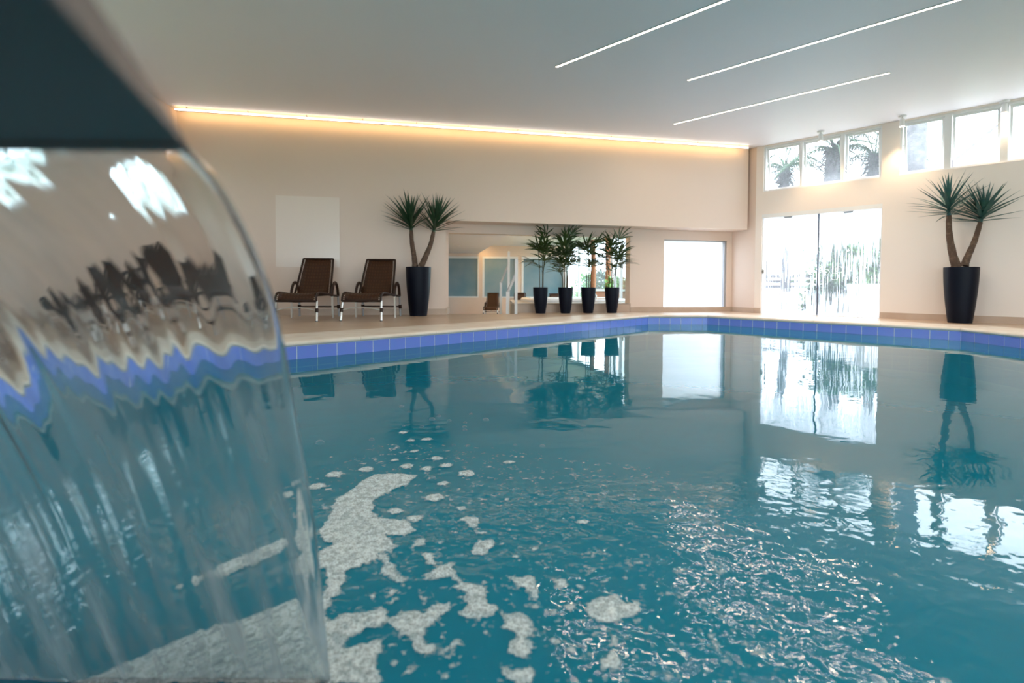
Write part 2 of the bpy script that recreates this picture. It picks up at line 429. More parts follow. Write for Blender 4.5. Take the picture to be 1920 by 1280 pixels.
# second course under water, joined
mb = MB()
for i in range(n):
    a, b = POOL[i], POOL[(i+1)%n]; d = (b-a).normalized(); L = (b-a).length; nn = Vector((-d.y, d.x))
    k = int(L/T); 
    for j in range(k):
        p, q = a+d*(j*T+g/2), a+d*((j+1)*T-g/2)
        for row in (1, 2): mb.prism([p, q, q+nn*.012, p+nn*.012], -.046-(row+1)*T+g/2, -.046-row*T-g/2)
tc_ = mb.build('submerged_tile_course', M['tile'], basin); tc_['kind'] = 'stuff'

# coping slabs with a rounded nose
cop = empty('pool_coping'); cop['kind'] = 'structure'
INN = offset(POOL, -.02)
for i in range(n):
    a, b, A, B = INN[i], INN[(i+1)%n], COUT[i], COUT[(i+1)%n]
    L = (b-a).length; k = max(1, round(L/.97))
    d = (b-a).normalized(); nn = Vector((-d.y, d.x))
    for j in range(k):
        t0, t1 = j/k, (j+1)/k
        sa, sb = a+(b-a)*t0, a+(b-a)*t1
        ea = sa+nn*(COPW+.02) if j > 0 else A; eb = sb+nn*(COPW+.02) if j < k-1 else B
        if k == 1: ea, eb = A, B
        gp = d*.0015
        prof = [(0, -.023), (.004, -.036), (.014, -.0445), (.03, -.046), (1, -.046), (1, .004), (.04, .004), (.018, .001), (.005, -.008)]
        mb = MB(); vs = []
        for (e0, e1, sgn) in ((sa, ea, 1), (sb, eb, -1)):
            for (u, z) in prof:
                dist = (e1-e0).length
                p = e1 if u == 1 else e0+(e1-e0)/dist*u*(dist/(COPW+.02))
                p = p+gp*sgn; vs.append((p.x, p.y, z))
        m_ = len(prof)
        mb.add(vs, [tuple(range(m_)), tuple(range(2*m_-1, m_-1, -1))]+[(q, (q+1)%m_, m_+(q+1)%m_, m_+q) for q in range(m_)])
        mb.build('coping_slab', M['coping'], cop, smooth=True)

def water_mat():
    m = bpy.data.materials.new('pool_water'); m.use_nodes = True; nt = m.node_tree; N = nt.nodes; L = nt.links; N.clear()
    o = N.new('ShaderNodeOutputMaterial')
    tr = N.new('ShaderNodeBsdfTransparent'); tr.inputs[0].default_value = (.10,.72,.85,1)
    df = N.new('ShaderNodeBsdfDiffuse'); df.inputs[0].default_value = (.010,.25,.385,1)
    gl = N.new('ShaderNodeBsdfGlossy'); gl.inputs['Roughness'].default_value = .015
    fr = N.new('ShaderNodeFresnel'); fr.inputs[0].default_value = 1.333
    ge = N.new('ShaderNodeNewGeometry'); pos = ge.outputs['Position']
    # distance from the place where the waterfall lands
    vd = N.new('ShaderNodeVectorMath'); vd.operation = 'DISTANCE'; vd.inputs[1].default_value = (-.35, .9, WATER); L.new(pos, vd.inputs[0])
    def rng(src, a, b, c, d, clamp=True, smooth=True):
        r = N.new('ShaderNodeMapRange'); r.inputs[1].default_value = a; r.inputs[2].default_value = b; r.inputs[3].default_value = c; r.inputs[4].default_value = d
        r.interpolation_type = 'SMOOTHSTEP' if smooth else 'LINEAR'; L.new(src, r.inputs[0]); return r.outputs[0]
    def nz(scale, detail, rot=0, sx=1, sy=1, dist=0):
        mp = N.new('ShaderNodeMapping'); mp.inputs['Rotation'].default_value = (0,0,rot); mp.inputs['Scale'].default_value = (sx, sy, 1); L.new(pos, mp.inputs[0])
        k = N.new('ShaderNodeTexNoise'); k.inputs['Scale'].default_value = scale; k.inputs['Detail'].default_value = detail; k.inputs['Distortion'].default_value = dist
        L.new(mp.outputs[0], k.inputs['Vector']); return k.outputs[0]
    def mul(a, b):
        k = N.new('ShaderNodeMath'); k.operation = 'MULTIPLY'; L.new(a, k.inputs[0])
        if isinstance(b, float): k.inputs[1].default_value = b
        else: L.new(b, k.inputs[1])
        return k.outputs[0]
    def add(a, b):
        k = N.new('ShaderNodeMath'); k.operation = 'ADD'; L.new(a, k.inputs[0]); L.new(b, k.inputs[1]); return k.outputs[0]
    fine = mul(nz(22, 2.0, .3, 1, 1.1, .3), rng(vd.outputs['Value'], .4, 2.2, .0028, .00004))
    med = mul(nz(7.5, 1.5, -.5, 1, 1.25, .4), rng(vd.outputs['Value'], .4, 2.6, .0042, .0005))
    swell = mul(nz(1.6, 1.0, .2, .7, 1.4, .2), rng(vd.outputs['Value'], .5, 4.0, .010, .0025))
    hgt = add(add(fine, med), swell)
    bp = N.new('ShaderNodeBump'); bp.inputs['Strength'].default_value = 1; bp.inputs['Distance'].default_value = 1.0; L.new(hgt, bp.inputs['Height'])
    for k in (gl, fr): L.new(bp.outputs[0], k.inputs['Normal'])
    a = N.new('ShaderNodeMixShader'); a.inputs[0].default_value = .8; L.new(tr.outputs[0], a.inputs[1]); L.new(df.outputs[0], a.inputs[2])
    c = N.new('ShaderNodeMixShader'); L.new(fr.outputs[0], c.inputs[0]); L.new(a.outputs[0], c.inputs[1]); L.new(gl.outputs[0], c.inputs[2])
    L.new(c.outputs[0], o.inputs[0]); return m
M['water'] = water_mat()
wt = fill('pool_water', offset(POOL, -.001), None, WATER, M['water'])
tag(wt, 'teal rippled water filling the indoor pool', 'water', kind='stuff')

# ------------------------------------------------------------------ ceiling light strips
def strip_light(parent, x0, x1, y0, y1, z0, face, L_, col):
    """rectangular LED emitter lying on a fitting: face 'down', 'up' or 'back' (+y); L_ = its radiance"""
    a = bpy.data.lights.new('led_emitter', 'AREA'); a.shape = 'RECTANGLE'; a.color = col
    o = bpy.data.objects.new('led_emitter', a); C.objects.link(o); o.parent = parent
    if face == 'back': a.size, a.size_y = x1-x0, y1-y0; o.rotation_euler = (pi/2, 0, 0); o.location = ((x0+x1)/2, z0, (y0+y1)/2)
    else:
        a.size, a.size_y = x1-x0, y1-y0; o.location = ((x0+x1)/2, (y0+y1)/2, z0)
        if face == 'up': o.rotation_euler = (pi, 0, 0)
    a.energy = L_*pi*a.size*a.size_y
sd3 = Vector((4.86-2.76, 6.754-8.919)).normalized()
lab = ['long white LED strip in the ceiling, leftmost of the three', 'middle white LED strip in the ceiling running past the top of the frame', 'white LED strip in the ceiling nearest the high windows, seen whole']
for i, (sx, sy, L_) in enumerate([(1043,125,3.02), (1290,150,3.02), (1264,232,3.02)]):
    p = on_z(sx, sy, CEIL).xy
    t = empty('light_strip', (p.x, p.y, CEIL), atan2(sd3.y, sd3.x)); tag(t, lab[i], 'ceiling light', 'recessed LED strips in the ceiling')
    mb = MB(); mb.box(0, L_, -.022, -.016, -.006, .012); mb.box(0, L_, .016, .022, -.006, .012); mb.box(-.005, 0, -.022, .022, -.006, .012); mb.box(L_, L_+.005, -.022, .022, -.006, .012)
    mb.build('profile', M['alu'], t)
    MB().box(0, L_, -.016, .016, -.004, .01).build('diffuser', M['led'], t); strip_light(t, 0, L_, -.016, .016, -.0052, 'down', 68, (1,.80,.60))
for i in range(4):                                   # unseen strips added behind the camera to brighten the room
    p = Vector((-1.2+i*2.6, 1.6-i*.9)) if False else Vector((-2.5+i*2.4, -1.0))
    t = empty('light_strip', (p.x, p.y, CEIL), atan2(sd3.y, sd3.x)); tag(t, 'added unseen LED strip in the ceiling by the rear wall, '+['nearest the left wall','second from the left wall','third from the left wall','farthest from the left wall'][i], 'ceiling light', 'added LED strips behind the camera')
    MB().box(0, 3.0, -.016, .016, -.004, .01).build('diffuser', M['led'], t); strip_light(t, 0, 3.0, -.016, .016, -.0052, 'down', 68, (1,.80,.60))
    MB().box(-.004, 3.004, -.022, .022, -.002, .012).build('profile', M['alu'], t)

# cove bar along the back wall
cv = empty('cove_light', (C1.x, C1.y, CEIL), atan2(BD.y, BD.x)); tag(cv, 'thin LED bar glowing yellow along the top of the back wall', 'cove light')
La = sUP-sC1-.16
MB().box(.05, La, -.205, -.17, -.070, -.032).build('profile', M['alu'], cv)
MB().box(.05, La, -.209, -.205, -.064, -.038).build('diffuser', M['led_room'], cv)
MB().box(.05, La, -.17, -.166, -.066, -.040).box(.05, La, -.2, -.175, -.032, -.029).build('led_tape', M['led_warm'], cv)
strip_light(cv, .05, La, -.066, -.040, -.1645, 'back', 7.5, (1,.66,.30)); strip_light(cv, .05, La, -.2, -.175, -.0275, 'up', 2.2, (1,.62,.25))
for k in range(12):
    x = .2+k*(La-.4)/11; MB().box(x, x+.02, -.195, -.18, -.034, .0).build('bracket', M['alu'], cv)

# ceiling spots
for i, (x, y, lb) in enumerate([(1539,246,'small white ceiling spot in front of the corner clerestory windows'), (1692,217,'small white ceiling spot beside the wide pier between the clerestory windows'),
                      (1884,189,'small white ceiling spot nearest the right edge, over the taller potted plant')]):
    p = on_z(x, y, CEIL)
    t = empty('ceiling_spot', p); tag(t, lb, 'ceiling light', 'white ceiling spots along the window wall')
    MB().lathe([(0,0),(.06,0),(.06,-.018),(.052,-.026),(0,-.026)], 24).build('mount_plate', M['white'], t, smooth=True)
    MB().lathe([(0,-.026),(.014,-.026),(.014,-.05),(0,-.05)], 12).build('stem', M['white'], t, smooth=True)
    MB().lathe([(0,-.045),(.030,-.045),(.034,-.06),(.036,-.145),(.043,-.175),(.040,-.175),(.033,-.15)], 24).build('lamp_body', M['white'], t, smooth=True)
    MB().lathe([(0,-.158),(.034,-.16)], 24).build('lamp_face', M['lamp'], t)
    ld = bpy.data.lights.new('spot_beam', 'SPOT'); ld.energy = 45; ld.color = (1,.72,.45); ld.spot_size = radians(95); ld.spot_blend = .8; ld.shadow_soft_size = .035
    lo = bpy.data.objects.new('spot_beam', ld); C.objects.link(lo); lo.parent = t; lo.location = (0,0,-.18)

# ------------------------------------------------------------------ windows and doors
def sash(parent, L, H, fw=.035, dp=.03, glass=None):
    s = empty('sash', parent=parent)
    mb = MB(); mb.box(0, L, -dp/2, dp/2, 0, fw); mb.box(0, L, -dp/2, dp/2, H-fw, H); mb.box(0, fw, -dp/2, dp/2, fw, H-fw); mb.box(L-fw, L, -dp/2, dp/2, fw, H-fw)
    mb.build('sash_frame', M['white'], s)
    MB().box(fw, L-fw, -.003, .003, fw, H-fw).build('pane', glass or M['glass'], s)
    mb = MB(); mb.box(L/2-.03, L/2+.03, -dp/2-.02, -dp/2, .0, .014); mb.build('catch', M['black'], s)
    return s
def clerestory(name, s0, s1, cells, first_tilt=9):
    p = P0+RDr*s0
    w = empty(name, (p.x, p.y, wz0), atan2(RDr.y, RDr.x)); w['kind'] = 'structure'
    H = wz1-wz0; L = s1-s0; f = .05
    mb = MB(); mb.box(0, L, .03, .12, 0, .03); mb.box(0, L, .03, .12, H-.035, H)
    xs = [0]+[c[1]-s0 for c in cells[:-1]]+[L]
    mb.box(0, .03, .03, .12, .03, H-.035); mb.box(L-.03, L, .03, .12, .03, H-.035)
    for (a, b), (c, d) in zip(cells[:-1], cells[1:]): mb.box(b-s0, c-s0, .03, .12, .03, H-.035)
    mb.build('window_frame', M['white'], w)
    for (a, b) in cells:
        s = sash(w, b-a-.012, H-.075, glass=M['glass']); s.location = (a-s0+.006, .085, .035+0)
        # top-hung, pushed out at the bottom
        th = radians(first_tilt); Hh = H-.075
        s.rotation_euler = (th, 0, 0); s.location = (a-s0+.006, .085+sin(th)*Hh, .035+Hh-cos(th)*Hh)
    return w
c = lambda x: rs(x, 300)
clerestory('window_1', w0, w1, [(w0+.03, c(1498.5)), (c(1503.5), c(1576)), (c(1582), w1-.03)])
c = lambda x: rs(x, 270)
g2 = c(1890)
clerestory('window_2', g0, g1, [(g0+.03, c(1770)), (c(1783), c(1875)), (g2, g2+(c(1875)-c(1783))), (g2+(c(1875)-c(1783))+.12, g1-.03)])
clerestory('window_3', g1+.4, g1+4.0, [(g1+.43, g1+1.2), (g1+1.26, g1+2.1), (g1+2.16, g1+3.0), (g1+3.06, g1+3.97)])

# frosted window in the niche
p = NB+BD*fl
w = empty('window_4', (p.x, p.y, fz0), atan2(BD.y, BD.x)); w['kind'] = 'structure'
L_, H_ = fr_-fl, fz1-fz0
mb = MB(); mb.box(0, L_, .08, .12, 0, .012); mb.box(0, L_, .06, .12, H_-.018, H_); mb.box(0, .012, .08, .12, .012, H_-.018); mb.box(L_-.035, L_, .03, .12, .012, H_-.018)
mb.build('window_frame', M['alu_dark'], w)
MB().box(.012, L_-.035, .095, .101, .012, H_-.018).build('pane', M['frost'], w)

# sliding glass door
p = P0+RDr*d0
dr = empty('door_1', (p.x, p.y, 0), atan2(RDr.y, RDr.x)); dr['kind'] = 'structure'
DL = d1-d0; mid = rs(1531)-d0
mb = MB(); mb.box(0, DL, .0, .12, dz_top-.075, dz_top); mb.box(0, .02, .02, .1, 0, dz_top-.075); mb.box(DL-.02, DL, .02, .1, 0, dz_top-.075)
mb.box(0, DL, .02, .1, 0, .008)
mb.build('door_frame', M['white'], dr)
lf = empty('door_leaf', (.02, .05, .01), parent=dr); lf2 = empty('door_leaf', (mid-.02, .075, .01), parent=dr)
Hd = dz_top-.085
MB().box(0, mid, -.005, .005, 0, Hd).build('pane', M['drip'], lf)
MB().box(0, DL-mid, -.005, .005, 0, Hd).build('pane', M['drip'], lf2)
MB().box(mid-.022, mid, -.014, .006, 0, Hd).build('edge_strip', M['edge_seal'], lf)
hz = rpt(1434, 508)[0].z
MB().tube([(.08,-.03,hz-.19),(.08,-.03,hz+.19)], .012, 10).tube([(.08,-.03,hz-.15),(.08,.0,hz-.15)], .008, 8).tube([(.08,-.03,hz+.15),(.08,0,hz+.15)], .008, 8).build('handle', M['alu_dark'], lf, smooth=True)
MB().box(-.03, .03, -.03, -.006, hz-.06, hz+.02).build('lock', M['lock'], lf, bevel=.006)
MB().lathe([(0,0),(.009,0),(.009,.004),(0,.004)], 12, (0,0,0)).build('lock_cylinder', M['black'], lf).matrix_local = Matrix.Translation((0,-.03,hz-.02)) @ Matrix.Rotation(pi/2, 4, 'X')
for (l, x0) in ((lf, .38), (lf2, .42)):
    MB().box(x0, x0+.14, -.02, .01, Hd-.03, Hd).build('roller_bracket', M['alu_dark'], l, bevel=.004)
# three rings drawn on the right leaf
rg = M['pot_white']
for (x, y, rr) in ((1549,510,.05), (1564.5,518,.062), (1573.5,505.5,.055)):
    q, s__ = rpt(x, y, .06)
    mb = MB(); mb.tube([(s__-d0-(mid-.02)+cos(a)*rr, -.008, q.z-.01+sin(a)*rr) for a in [2*pi*k/24 for k in range(25)]], .009, 6, caps=False, flat=.3)
    mb.build('ring_decal', rg, lf2, smooth=True)
# left and rear windows
def plain_window(name, p, d, holes):
    for i, (a, b, z0, z1) in enumerate(holes):
        q = p+d*a; w = empty(f'{name}_{i+5 if name=="window" else i}', (q.x, q.y, z0), atan2(d.y, d.x)); w['kind'] = 'structure'
        Lw, Hw = b-a, z1-z0; sg = -1 if name == 'window' else 1
        mb = MB()
        for k in range(4):
            x = k*(Lw-.05)/3; mb.box(x, x+.05, min(0,sg*.12), max(0,sg*.12)-.04*(sg>0), 0, Hw)
        mb.box(0, Lw, sg*.06-.02, sg*.06+.02, 0, .05); mb.box(0, Lw, sg*.06-.02, sg*.06+.02, Hw-.05, Hw)
        mb.build('window_frame', M['white'], w)
        MB().box(.02, Lw-.02, sg*.08-.003, sg*.08+.003, .03, Hw-.03).build('pane', M['glass_thin'], w)
plain_window('window', C1, LD2, lw_holes)
for i, (a, b) in enumerate(((1.5,6.5),(7.5,12.5),(13.2,16.2))):  # unseen rear windows, added and sized for the daylight they let in
    w = empty(f'window_{i+8}', (LE.x+a, LE.y, .3)); w['kind'] = 'structure'
    MB().box(0, b-a, -.12, -.06, 0, .05).box(0, b-a, -.12, -.06, 1.85, 1.9).box(0, .05, -.12, -.06, .05, 1.85).box(b-a-.05, b-a, -.12, -.06, .05, 1.85).build('window_frame', M['white'], w)
    MB().box(.05, b-a-.05, -.093, -.087, .05, 1.85).build('pane', M['glass_thin'], w)

# daylight portals: they give no light, they only tell the renderer where the sky comes in
def portal(p, d, nin, s0, s1, z0, z1, dist):
    a = bpy.data.lights.new('daylight_portal', 'AREA'); a.shape = 'RECTANGLE'; a.size = s1-s0; a.size_y = z1-z0; a.cycles.is_portal = True
    o = bpy.data.objects.new('daylight_portal', a); C.objects.link(o)
    c_ = p+d*((s0+s1)/2)-nin*dist
    zz = Vector((-nin.x, -nin.y, 0)); yy = Vector((0,0,1)); xx = yy.cross(zz)
    M4 = Matrix((xx, yy, zz)).transposed().to_4x4(); M4.translation = Vector((c_.x, c_.y, (z0+z1)/2)); o.matrix_world = M4
for a_, b_, c__, d_ in ((d0, d1, 0, dz_top), (w0, w1, wz0, wz1), (g0, g1, wz0, wz1), (g1+.4, g1+4.0, wz0, wz1)): portal(P0, RDr, -RN, a_, b_, c__, d_, TH+.25)
for h_ in lw_holes: portal(C1, LD2, -LN, h_[0], h_[1], h_[2], h_[3], .3)
for a_, b_ in ((1.5,6.5),(7.5,12.5),(13.2,16.2)): portal(LE, Vector((1,0)), Vector((0,1)), a_, b_, .3, 2.2, .3)
portal(NB, BD, -BN, fl, fr_, fz0, fz1, .35)
portal(NB, BD, -BN, op_l, op_r, -.5, op_top, 12.5)

# ------------------------------------------------------------------ loungers
def lounger():
    t = empty('sun_lounger')
    w = .28
    seat = [(.0,.29),(.015,.345),(.06,.39),(.14,.41),(.3,.405),(.55,.385),(.82,.36)]
    back = [(.82,.36),(.86,.375),(.95,.50),(1.06,.68),(1.16,.84),(1.22,.945)]
    wb = .235
    def sling(pr, w0, w1, name):
        mb = MB(); k = len(pr); cols = 7
        for i, (s, z) in enumerate(pr):
            ww = w0+(w1-w0)*i/(k-1)-.035
            for j in range(cols):
                u = -1+2*j/(cols-1); sag = -.018*(1-u*u)
                mb.v.append((u*ww, s+(.010*(1-u*u) if name == 'backrest' else 0), z+(sag if name == 'seat' else 0)))
        for i in range(k-1):
            for j in range(cols-1):
                mb.f.append((i*cols+j, i*cols+j+1, (i+1)*cols+j+1, (i+1)*cols+j))
        o = mb.build(name, M['wicker'], t, smooth=True)
        m = o.modifiers.new('t', 'SOLIDIFY'); m.thickness = .012; m.offset = 0
        # frame rails, round bars and lacing
        rr = MB()
        for sg in (-1, 1):
            rr.tube([(sg*(w0+(w1-w0)*i/(k-1)), s, z) for i, (s, z) in enumerate(pr)], .016, 8)
        e = pr[-1] if name == 'backrest' else pr[0]; we = w1 if name == 'backrest' else w0
        rr.tube([(-we, e[0], e[1]), (we, e[0], e[1])], .016, 8)
        rr.build(name+'_rail', M['wicker_dark'], t, smooth=True)
        lc = MB(); tot = 0
        for i in range(k-1):
            (s0, z0), (s1, z1) = pr[i], pr[i+1]; L = sqrt((s1-s0)**2+(z1-z0)**2); nn = max(1, int(L/.023))
            for q in range(nn):
                f = (q+.5)/nn; ww = w0+(w1-w0)*(i+f)/(k-1); s, z = s0+(s1-s0)*f, z0+(z1-z0)*f
                for sg in (-1, 1): lc.tube([(sg*(ww-.045), s, z-.004), (sg*ww, s, z+.004)], .0052, 4, caps=False)
        l = lc.build('lacing', M['wicker'], o); l['kind'] = 'stuff'
    sling(seat, w, w, 'seat'); sling(back, w, wb, 'backrest')
    # back rail bar
    for sg in (-1, 1):
        MB().tube([(sg*w, .035, .30), (sg*(w+.012), -.02, 0)], .0155, 10).build('leg', M['alu'], t, smooth=True)
        MB().tube([(sg*(w+.006), .012, .185), (sg*(w+.009), 0, .13)], .024, 10).build('collar', M['wicker_dark'], t, smooth=True)
        MB().tube([(sg*(w+.012), -.02, .012), (sg*(w+.012), -.0205, -.0)], .0175, 10).build('foot_cap', M['black'], t, smooth=True)
        # wide middle leg
        MB().add([(sg*(w+.035)-.013,.84,0),(sg*(w+.035)+.013,.84,0),(sg*(w+.035)+.013,.87,0),(sg*(w+.035)-.013,.87,0),
                  (sg*(w+.03)-.015,.80,.36),(sg*(w+.03)+.015,.80,.36),(sg*(w+.03)+.015,.835,.36),(sg*(w+.03)-.015,.835,.36)],
                 [(0,3,2,1),(4,5,6,7),(0,1,5,4),(1,2,6,5),(2,3,7,6),(3,0,4,7)]).build('leg', M['alu'], t)
        MB().tube([(sg*(w+.03), 1.22, .34), (sg*(w+.035), 1.26, 0)], .0165, 10).build('leg', M['alu_dark'], t, smooth=True)
        MB().tube([(sg*(w+.033), 1.24, .19), (sg*(w+.034), 1.25, .13)], .026, 10).build('collar', M['wicker_dark'], t, smooth=True)
        arc = [(sg*(w+.03), .80+.42*k/14, .345+.215*sin(pi*k/14)**.6) for k in range(15)]
        MB().tube(arc, .022, 8).build('armrest', M['wicker_dark'], t, smooth=True)
        MB().tube([(sg*(w+.03), .78, .355), (sg*(w+.03), 1.24, .34)], .017, 8).tube([(sg*w, .6, .375), (sg*(w+.03), .80, .36)], .017, 8).build('side_rail', M['wicker_dark'], t, smooth=True)
    MB().tube([((w+.006)*u, .005, .155+.045*(1-u*u)) for u in [-1+k/6 for k in range(13)]], .0085, 8).build('crossbar', M['alu'], t, smooth=True)
    MB().tube([(-w-.03, 1.245, .16), (w+.03, 1.245, .16)], .012, 8).build('crossbar', M['wicker_dark'], t, smooth=True)
    return t
lo0 = lounger()
def place(o, x, y, rz, lb, z=0, sc_=1, grp='brown wicker loungers by the pool'):
    o.location = (x, y, z); o.rotation_euler = (0, 0, rz); o.scale = (sc_,)*3; tag(o, lb, 'sun lounger', grp)
def foot(x0, y0, x1, y1):
    return (on_z(x0, y0, 0)+on_z(x1, y1, 0))/2
f1 = foot(517.5, 603, 589, 603); f2 = foot(642.6, 602, 712, 601.5)
print('lounger feet', f1, f2, (on_z(517.5,603,0)-on_z(589,603,0)).length)
place(lo0, f1.x, f1.y+.02, radians(6), 'brown wicker sun lounger by the back wall, left of the visible pair')
l2 = copy_tree(lo0); place(l2, f2.x, f2.y, radians(1), 'brown wicker sun lounger next to the tall two-headed plant')
bk = at_y(433, 470, 6.35)
l3 = copy_tree(lo0); place(l3, bk.x-.27, 6.35-1.22, radians(0), 'dark sun lounger whose back top shows at the edge of the falling water')
l4 = copy_tree(lo0); place(l4, bk.x-1.15, 5.3, radians(4), 'dark sun lounger seen only through the falling water, near the left wall')

# ------------------------------------------------------------------ potted plants
def pot(root, rt, rb, h, matl=None, name='pot'):
    prof = [(0,0),(rb,0)]+[(rb+(rt-rb)*(1-(1-k/10)**1.7), h*k/10) for k in range(1, 11)]
    prof += [(rt-.012, h+.002),(rt-.02, h-.01),(rt-.03, h-.07)]
    MB().lathe(prof, 40).build(name, matl or M['pot'], root, smooth=True)
    MB().lathe([(0,h-.05),(rt-.02,h-.055)], 32).build('soil', M['soil'], root)
def blade_mesh(name, L, W, droop, fold=.35, seg=6):
    mb = MB()
    for i in range(seg+1):
        f = i/seg; ww = W*(.55+1.1*f if f < .35 else (1-f)/.65*.94+.02)*.5 if i < seg else .0005
        x = L*f*(1-.08*droop*f*f); z = -droop*L*.35*f*f
        mb.v += [(x, -ww, z+ww*fold), (x, 0, z), (x, ww, z+ww*fold)]
    for i in range(seg):
        for j in (0, 1): mb.f.append((i*3+j, i*3+j+1, (i+1)*3+j+1, (i+1)*3+j))
    return mb.mesh(name, True)
rndl = random.Random(3)
def yucca(base, heads, rt, rb, h, lab, leafm, lo, leafL, nleaf=56, fork=None):
    t = empty('potted_yucca', base); tag(t, lab, 'potted plant', 'two-headed yuccas in tall black pots')
    pot(t, rt, rb, h)
    ms = []
    for k in range(5):
        m_ = blade_mesh('yucca_leaf', 1.0, .095, [.0,.15,.3,.05,.45][k]); m_.materials.append(leafm); ms.append(m_)
    for (pts, r0_, r1_) in heads:
        pts = [Vector(p) for p in pts]; k = len(pts)
        # smooth the stem with a simple Catmull pass
        sm = []
        for i in range(k-1):
            a, b, c_, d = pts[max(i-1,0)], pts[i], pts[i+1], pts[min(i+2,k-1)]
            for q in range(5):
                u = q/5; sm.append(.5*((2*b)+(c_-a)*u+(2*a-5*b+4*c_-d)*u*u+(3*b-a-3*c_+d)*u**3))
        sm.append(pts[-1]); n_ = len(sm)
        MB().tube(sm, [(r0_+(r1_-r0_)*(i/(n_-1))**.6)*(1+.05*sin(i*2.1)) for i in range(n_)], 12).build('trunk', M['trunk'], t, smooth=True)
        top = sm[-1]; ax = (sm[-1]-sm[-3]).normalized(); cl = .20
        MB().tube([top, top+ax*cl*.9], [r1_*.9, r1_*.45], 8).build('crown_core', leafm, t, smooth=True)
        q0 = ax.to_track_quat('Z', 'Y').to_matrix().to_4x4()
        for i in range(nleaf):
            f = (i+.5)/nleaf; az = i*2.39996+rndl.uniform(-.2,.2)
            el = radians(lo)+(radians(86)-radians(lo))*f**1.15+rndl.uniform(-.07,.07)
            L_ = leafL*(.80+.28*sin(pi*min(1,f*1.1)))*rndl.uniform(.86,1.06)
            mt = Matrix.Translation(top+ax*cl*(f*.95)) @ q0 @ Matrix.Rotation(az, 4, 'Z') @ Matrix.Rotation(-el, 4, 'Y') @ Matrix.Diagonal((L_, L_*.95, L_, 1))
            for tr_ in range(14):
                mt = Matrix.Translation(top+ax*cl*(f*.95)) @ q0 @ Matrix.Rotation(az, 4, 'Z') @ Matrix.Rotation(-el, 4, 'Y') @ Matrix.Diagonal((L_, L_*.95, L_, 1))
                tip = (Vector(base)+(mt @ Vector((1.0, 0, 0)))).xy
                if (tip-B0).dot(BN) < -.03 and (tip-P0).dot(RN) < -.03: break
                az += .45
                if tr_ > 8: L_ *= .75
            o = bpy.data.objects.new('leaf', ms[(i*3+k) % 5]); C.objects.link(o); o.parent = t; o.matrix_local = mt
    return t
def rel(x, y, base): 
    p = at_y(x, y, base.y); return (p.x-base.x, 0, p.z-base.z)
bY = bpt(785, 592)[0]; Yl = bY.y-.30
b_ = at_y(784.5, 560, Yl); base1 = Vector((b_.x, Yl, 0))
hpot = at_y(784, 500.5, Yl).z
e1 = [rel(778,500,base1), rel(776,480,base1), rel(772,455,base1), rel(770.5,432,base1)]
e2 = [rel(790,500,base1), rel(799,480,base1), rel(808,458,base1), rel(813.5,435,base1)]
e1 = [(x, .02, z) for x, y, z in e1]; e2 = [(x, -.03, z) for x, y, z in e2]
print('yucca pot h', hpot, base1)
yucca(base1, [(e1, .055, .033), (e2, .06, .033)], .213, .145, hpot, 'tall two-headed yucca in a black pot against the back wall', M['leaf'], 20, .60)
base2 = on_z(1799.5, 605, 0); 
Yb = base2.y; hp2 = at_y(1802, 501, Yb).z; print('right pot', base2, hp2)
e1 = [rel(1794,500,base2), rel(1787,480,base2), rel(1780,440,base2), rel(1779,404,base2)]
e2 = [rel(1808,498,base2), rel(1815,480,base2), rel(1828,450,base2), rel(1838,417,base2)]
yucca(base2, [(e1, .075, .033), (e2, .06, .030)], .213, .145, hp2, 'tall two-headed yucca in a black pot against the right wall', M['leaf_dark'], 0, .58, 52)

# lady palms
def frond_mesh(n, L, seed):
    rd = random.Random(seed); mb = MB()
    pet = rd.uniform(.10,.2)
    # petiole
    mb.tube([(0,0,0),(pet*.6,0,pet*.25),(pet,0,pet*.28)], .0028, 4, caps=False)
    for i in range(n):
        a = radians(-75+150*i/(n-1)) + rd.uniform(-.1,.1); l = L*(1-.25*abs(i/(n-1)-.5)*2)*rd.uniform(.85,1.1); W = .034*rd.uniform(.8,1.2)
        b = len(mb.v); sg = 5; el = rd.uniform(.15,.45); dr_ = rd.uniform(.5,1.1)
        for k in range(sg+1):
            f = k/sg; ww = W*.5*(.4+1.2*f if f < .5 else (1-f)*1.9+.12) ; ww = max(ww, .0015)
            r = l*f; x = pet+r*cos(a)*cos(el); y = r*sin(a)*cos(el); z = pet*.28+r*sin(el)-dr_*r*r/L*.55
            nx, ny = -sin(a)*ww, cos(a)*ww
            mb.v += [(x-nx, y-ny, z+ww*.3), (x, y, z), (x+nx, y+ny, z+ww*.3)]
        for k in range(sg):
            for j in (0,1): mb.f.append((b+k*3+j, b+k*3+j+1, b+(k+1)*3+j+1, b+(k+1)*3+j))
    m_ = mb.mesh('palm_frond', True); m_.materials.append(M['palm']); return m_
fronds = [frond_mesh(n_, L_, s__) for n_, L_, s__ in ((6,.33,1),(8,.36,2),(7,.30,3),(8,.34,4),(5,.37,5),(7,.34,6))]
